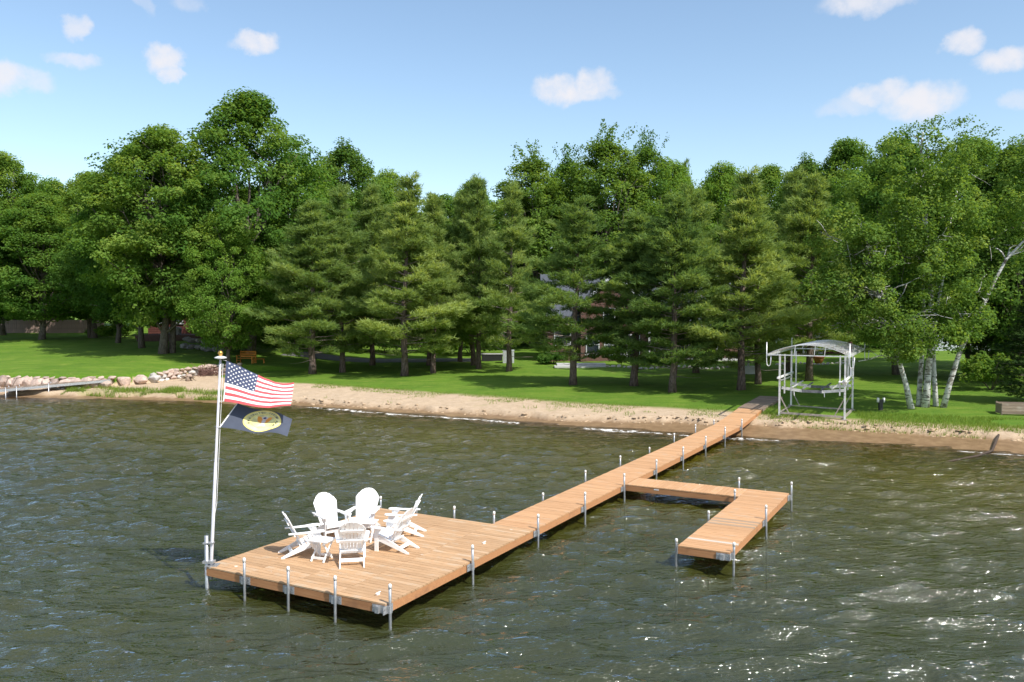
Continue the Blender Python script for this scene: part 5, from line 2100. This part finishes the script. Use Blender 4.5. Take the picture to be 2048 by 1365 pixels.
for z_, a_, b_ in [(0.02, .62, .34), (.3, .60, .33), (.55, .66, .36), (.70, .62, .34), (.80, .50, .26), (.84, .2, .1)]:
    for j in range(20):
        t_ = 2 * math.pi * j / 20
        k_ = (abs(math.cos(t_)) ** 4 + abs(math.sin(t_)) ** 4) ** -.25
        wv = 1 + .025 * math.sin(7 * t_ + 9 * z_)
        cm.V.append((a_ * k_ * math.cos(t_) * wv, b_ * k_ * math.sin(t_) * wv, z_))
for i in range(5):
    for j in range(20):
        a = i * 20 + j
        b = i * 20 + (j + 1) % 20
        cm.F.append((a, b, b + 20, a + 20)); cm.M.append(0)
cm.F.append(tuple(100 + j for j in range(20))); cm.M.append(0)
link('cover', cm.mesh('cover', MATS['grey_cover'], True), hc)
link('wheel', MB().path([(-.5, -.30, .07), (-.5, -.36, .07)], .07, 12).mesh('wheel', MATS['black_plastic']), hc)
link('wheel', MB().path([(.5, -.30, .07), (.5, -.36, .07)], .07, 12).mesh('wheel', MATS['black_plastic']), hc)
rr = random.Random(23)
w3 = thing('grey_boulder_wall', 'grey boulder bank below the brown deck', 'boulder bank', tuple(at(405, 692)))
for row in range(2):
    for u in range(368, 456, 13):
        q = at(u, 697 + (u - 368) * .12 - row * 4)
        rock(w3, q.x, q.y + row * .5, q.z + .22 + row * .42, rr.uniform(.75, 1.15), .8, rr.uniform(.55, .8), 'grey_stone', r=rr)
    
# tan fence far left
fy = 104.0
fx0 = (-60 - 1024) / FPX * fy
fx1 = (208 - 1024) / FPX * fy
fe = thing('board_fence', 'pinkish tan board wall at the back of the left lawn', 'fence', ((fx0 + fx1) / 2, fy, hz(-58, fy)))
nb_ = 66
bm_ = MB().box((0, 0, .85), ((fx1 - fx0) / nb_ - .015, .04, 1.9)).mesh('board', MATS['tan_siding'])
for i in range(nb_):
    xx = fx0 + (fx1 - fx0) * (i + .5) / nb_
    link('board', bm_, fe, (xx - fe.location.x, random.uniform(-.01, .01), hz(xx, fy) - fe.location.z - .2))
link('fence_rail', MB().box((0, .05, .9), (fx1 - fx0, .05, .1)).mesh('fence_rail', MATS['tan_siding']), fe)

# ------------------------------------------------------------------ smaller things ashore
# cedar bench and footstool under the pine
CC = chair_parts('cedar_wood')
q = at(492, 727)
cb = thing('cedar_bench', 'orange cedar garden bench under the leftmost pine', 'bench', tuple(q), math.radians(165))
M = MATS['cedar_wood']
for i in range(5):
    link('seat_slat', MB().box((0, -.22 + i * .11, .42), (1.45, .09, .03)).mesh('seat_slat', M), cb)
for i in range(3):
    link('back_rail', MB().box((0, -.30 - i * .035, .56 + i * .19), (1.45, .03, .13)).mesh('back_rail', M), cb)
for s in (-1, 1):
    link('side_frame', MB().box((s * .72, .22, .31), (.06, .08, .62)).box((s * .72, -.34, .5), (.06, .08, 1.0)).box((s * .72, -.04, .64), (.10, .68, .04)).box((s * .72, -.06, .2), (.05, .5, .08)).mesh('side_frame', M), cb)
q = at(518, 727)
cs = thing('cedar_footstool', 'low orange cedar footstool right of the cedar bench', 'footstool', tuple(q), math.radians(12))
for i in range(4):
    link('slat', MB().box((0, -.18 + i * .12, .36), (.9, .10, .03)).mesh('slat', M), cs)
for sx in (-1, 1):
    for sy in (-1, 1):
        link('leg', MB().box((sx * .4, sy * .2, .17), (.06, .06, .345)).mesh('leg', M), cs)

# neighbour's grey dock
A, B = at(222, 762), at_y(-40, 799, 57.0)
nd = thing('grey_dock', 'narrow grey dock at the far left running from the beach into the lake', 'dock', (B.x, B.y, 0.0))
dv = Vector((A.x - B.x, A.y - B.y, 0))
zA, zB = A.z + .10, 0.50
L_ = dv.length
ang = math.atan2(dv.y, dv.x)
nd.rotation_euler = (0, 0, ang)
sl_ = (zA - zB) / L_
nP = int(L_ / 0.15)
pmesh = MB().box((0, 0, 0), (.14, 1.2, .035)).mesh('plank', MATS['grey_wood'])
for i in range(nP):
    xx = (i + .5) * L_ / nP
    link('plank', pmesh, nd, (xx, 0, zB + sl_ * xx), (0, -math.atan(sl_), 0))
for s in (-1, 1):
    link('side_rail', MB().bar((0, s * .61, zB - .09), (L_, s * .61, zA - .09), .04, .17).mesh('side_rail', MATS['bracket_steel']), nd)
for f in (0.05, .2, .28, .52):
    for s in (-1, 1):
        link('leg', MB().path([(f * L_, s * .66, -1.2), (f * L_, s * .66, zB + sl_ * f * L_ + .12)], .028, 8).mesh('leg', MATS['galvanised'], True), nd)
# two rusty rods leaning by that dock
for i, (u, v, lb_) in enumerate([(3, 782, 'left one of two thin rusty rods leaning on the left beach'), (20, 780, 'right one of two thin rusty rods leaning on the left beach')]):
    q = at(u, v)
    ro = thing('rusty_rod', lb_, 'rod', tuple(q), 0, 'rusty rods')
    link('rod', MB().path([(0, 0, -.1), (.45, .1, .85)], .022, 6).mesh('rod', MATS['driftwood']), ro)

# drift stump and brush pile
q = at(377, 762)
sp_ = thing('root_stump', 'grey upturned root stump on the sand below the stone wall', 'stump', tuple(q))
mb = MB()
r_ = np.random.default_rng(6)
mb.path([(0, 0, -.05), (0, 0, .16), (.03, 0, .3)], [.26, .2, .08], 9)
link('stump', mb.mesh('stump', MATS['driftwood'], True), sp_)
for i in range(13):
    a = r_.uniform(0, 6.28)
    ln = r_.uniform(.5, 1.1)
    link('root', MB().path(curved((0, 0, .18), (math.cos(a) * ln, math.sin(a) * ln * .6, r_.uniform(-.02, .45)), .08, 6, r_, .3), np.linspace(.06, .012, 6), 5).mesh('root', MATS['driftwood'], True), sp_)
q = at(414, 752)
bp_ = thing('brush_pile', 'heap of reddish brown brush at the end of the stone wall', 'brush pile', tuple(q))
mb = MB()
for i in range(150):
    c = np.array([r_.normal(0, .55), r_.normal(0, .3), abs(r_.normal(0, .22)) + .05])
    dvec = np.array([r_.normal(), r_.normal() * .6, r_.normal() * .45])
    dvec /= np.linalg.norm(dvec)
    ln = r_.uniform(.3, .75)
    mb.path(curved(c - dvec * ln, c + dvec * ln, .05, 4, r_, .3), [.018, .015, .012, .006], 4, cap=False)
tag(link('twigs', mb.mesh('twigs', MATS['twig']), bp_), kind='stuff')
# outlet pedestal with two white caps
q = at(1761, 821)
gp_ = thing('outlet_post', 'short dark outlet post with two white caps on the lawn', 'garden post', tuple(q), .2)
link('stake', MB().box((0, 0, .22), (.20, .12, .50)).box((0, 0, .50), (.34, .14, .14)).mesh('stake', MATS['black_plastic']), gp_)
for s in (-1, 1):
    link('outlet_cap', MB().path([(s * .17, -.02, .42), (s * .17, -.02, .66)], .062, 10).mesh('outlet_cap', MATS['cap_white'], True), gp_)
# white well cover
q = at(1497, 748)
wc = thing('well_cover', 'small white box with a short pipe on the lawn between two pines', 'well cover', tuple(q))
link('box', MB().box((0, 0, .26), (.86, .6, .52), taper=.94).box((0, 0, .54), (.9, .64, .06)).mesh('box', MATS['white_trim']), wc)
link('pipe', MB().path([(-.02, 0, .5), (-.02, 0, .95)], .07, 10).mesh('pipe', MATS['white_trim'], True), wc)
link('pipe_cap', MB().path([(-.02, 0, .95), (-.02, 0, 1.02)], .10, 10).mesh('pipe_cap', MATS['white_trim'], True), wc)
# terracotta planter behind the lift
q = at(1637, 727)
tp = thing('terracotta_planter', 'orange terracotta planter behind the boat lift', 'planter', tuple(q))
link('pot', MB().lathe([(.28, 0), (.42, .38), (.46, .5), (.50, .5), (.50, .6), (.44, .6), (.42, .54)], 16).mesh('pot', MATS['terracotta'], True), tp)
link('soil', MB().lathe([(.42, .50), (.42, .53)], 14).mesh('soil', MATS['soil']), tp)
# dark utility box and pale meter by the pine
q = at(984, 722)
ub = thing('utility_box', 'black low utility cabinet behind the middle pines', 'cabinet', tuple(q))
link('body', MB().box((0, 0, .3), (1.9, .7, .62)).mesh('body', MATS['black_plastic']), ub)
link('lid', MB().box((0, 0, .64), (2.0, .78, .06)).mesh('lid', MATS['concrete']), ub)
q = at(1017, 726)
ac = thing('air_conditioner', 'pale grey air conditioning unit left of the brick house', 'air conditioner', tuple(q))
link('cabinet', MB().box((0, 0, .55), (1.0, .9, 1.1)).box((0, 0, 1.12), (1.06, .96, .05)).mesh('cabinet', MATS['pale_siding']), ac)
for k in range(9):
    link('louvre', MB().box((0, -.465, .16 + k * .1), (.86, .02, .05)).mesh('louvre', MATS['white_trim']), ac)
# wooden crate by the spruce
q = at(2030, 829)
ct = thing('wooden_crate', 'weathered slatted wooden crate under the spruce boughs at the right edge', 'crate', tuple(q), -.2)
for k in range(4):
    for s in (-1, 1):
        link('slat', MB().box((0, s * .4, .10 + k * .14), (1.5, .03, .11)).mesh('slat', MATS['grey_wood']), ct)
for sx in (-1, 1):
    for sy in (-1, 1):
        link('corner_post', MB().box((sx * .74, sy * .36, .3), (.07, .07, .62)).mesh('corner_post', MATS['grey_wood']), ct)
    link('end_panel', MB().box((sx * .78, 0, .3), (.02, .66, .5)).mesh('end_panel', MATS['grey_wood']), ct)
# mooring cable from the beach into the water
p0, p1, p2 = at(1997, 876), at(1984, 905), Vector((17.6, 33.0, -0.05))
ck = thing('anchor_cable', 'dark anchor cable lying from the beach into the shallows at right', 'driftwood', tuple(p0))
pts = [(0, 0, .12), tuple(p0.lerp(p1, .5) - p0 + Vector((0, 0, .10))), tuple(p1 - p0 + Vector((0, 0, .06)))]
pts += [(p1.x - p0.x - 1.3, p1.y - p0.y - 1.3, .04 - p0.z), (p1.x - p0.x - 3.0, p1.y - p0.y - 2.3, -.01 - p0.z), (p1.x - p0.x - 5.0, p1.y - p0.y - 3.6, -.06 - p0.z)]
link('cable_line', MB().path(pts, [.05, .06, .055, .045, .04, .03], 7).mesh('cable_line', MATS['soil'], True), ck)
# beach pebbles and clods along the cut bank
r_ = np.random.default_rng(90)
nC = 420
X = r_.uniform(-14, 26, nC)
D = bank_d(X) + r_.normal(0.05, .16, nC)
Yc = shore_y(X) + D / .93
Zc = height(X, Yc)
base = np.array([(-1, -1, -.4), (1, -1, -.4), (1, 1, -.4), (-1, 1, -.4), (-.6, -.6, .7), (.6, -.6, .7), (.6, .6, .7), (-.6, .6, .7)])
V = (base[None] * (r_.uniform(.02, .075, (nC, 1, 1)) * r_.uniform(.5, 1.5, (nC, 1, 3)) * np.array([1.3, 1, .6])) + r_.normal(0, .006, (nC, 8, 3)) + np.stack([X, Yc, Zc], -1)[:, None, :]).reshape(-1, 3)
fb = np.array([(3, 2, 1, 0), (4, 5, 6, 7), (0, 1, 5, 4), (1, 2, 6, 5), (2, 3, 7, 6), (3, 0, 4, 7)])
F = (fb[None] + (np.arange(nC) * 8)[:, None, None]).reshape(-1, 4)
simple('sand_clod', (0.46, 0.335, 0.215), 0.95, 0, .2, 3)
tag(link('sand_clods', mesh_np('sand_clods', V, F, MATS['sand_clod'])), 'crumbled clods of sand along the cut edge of the beach', 'sand', kind='stuff')
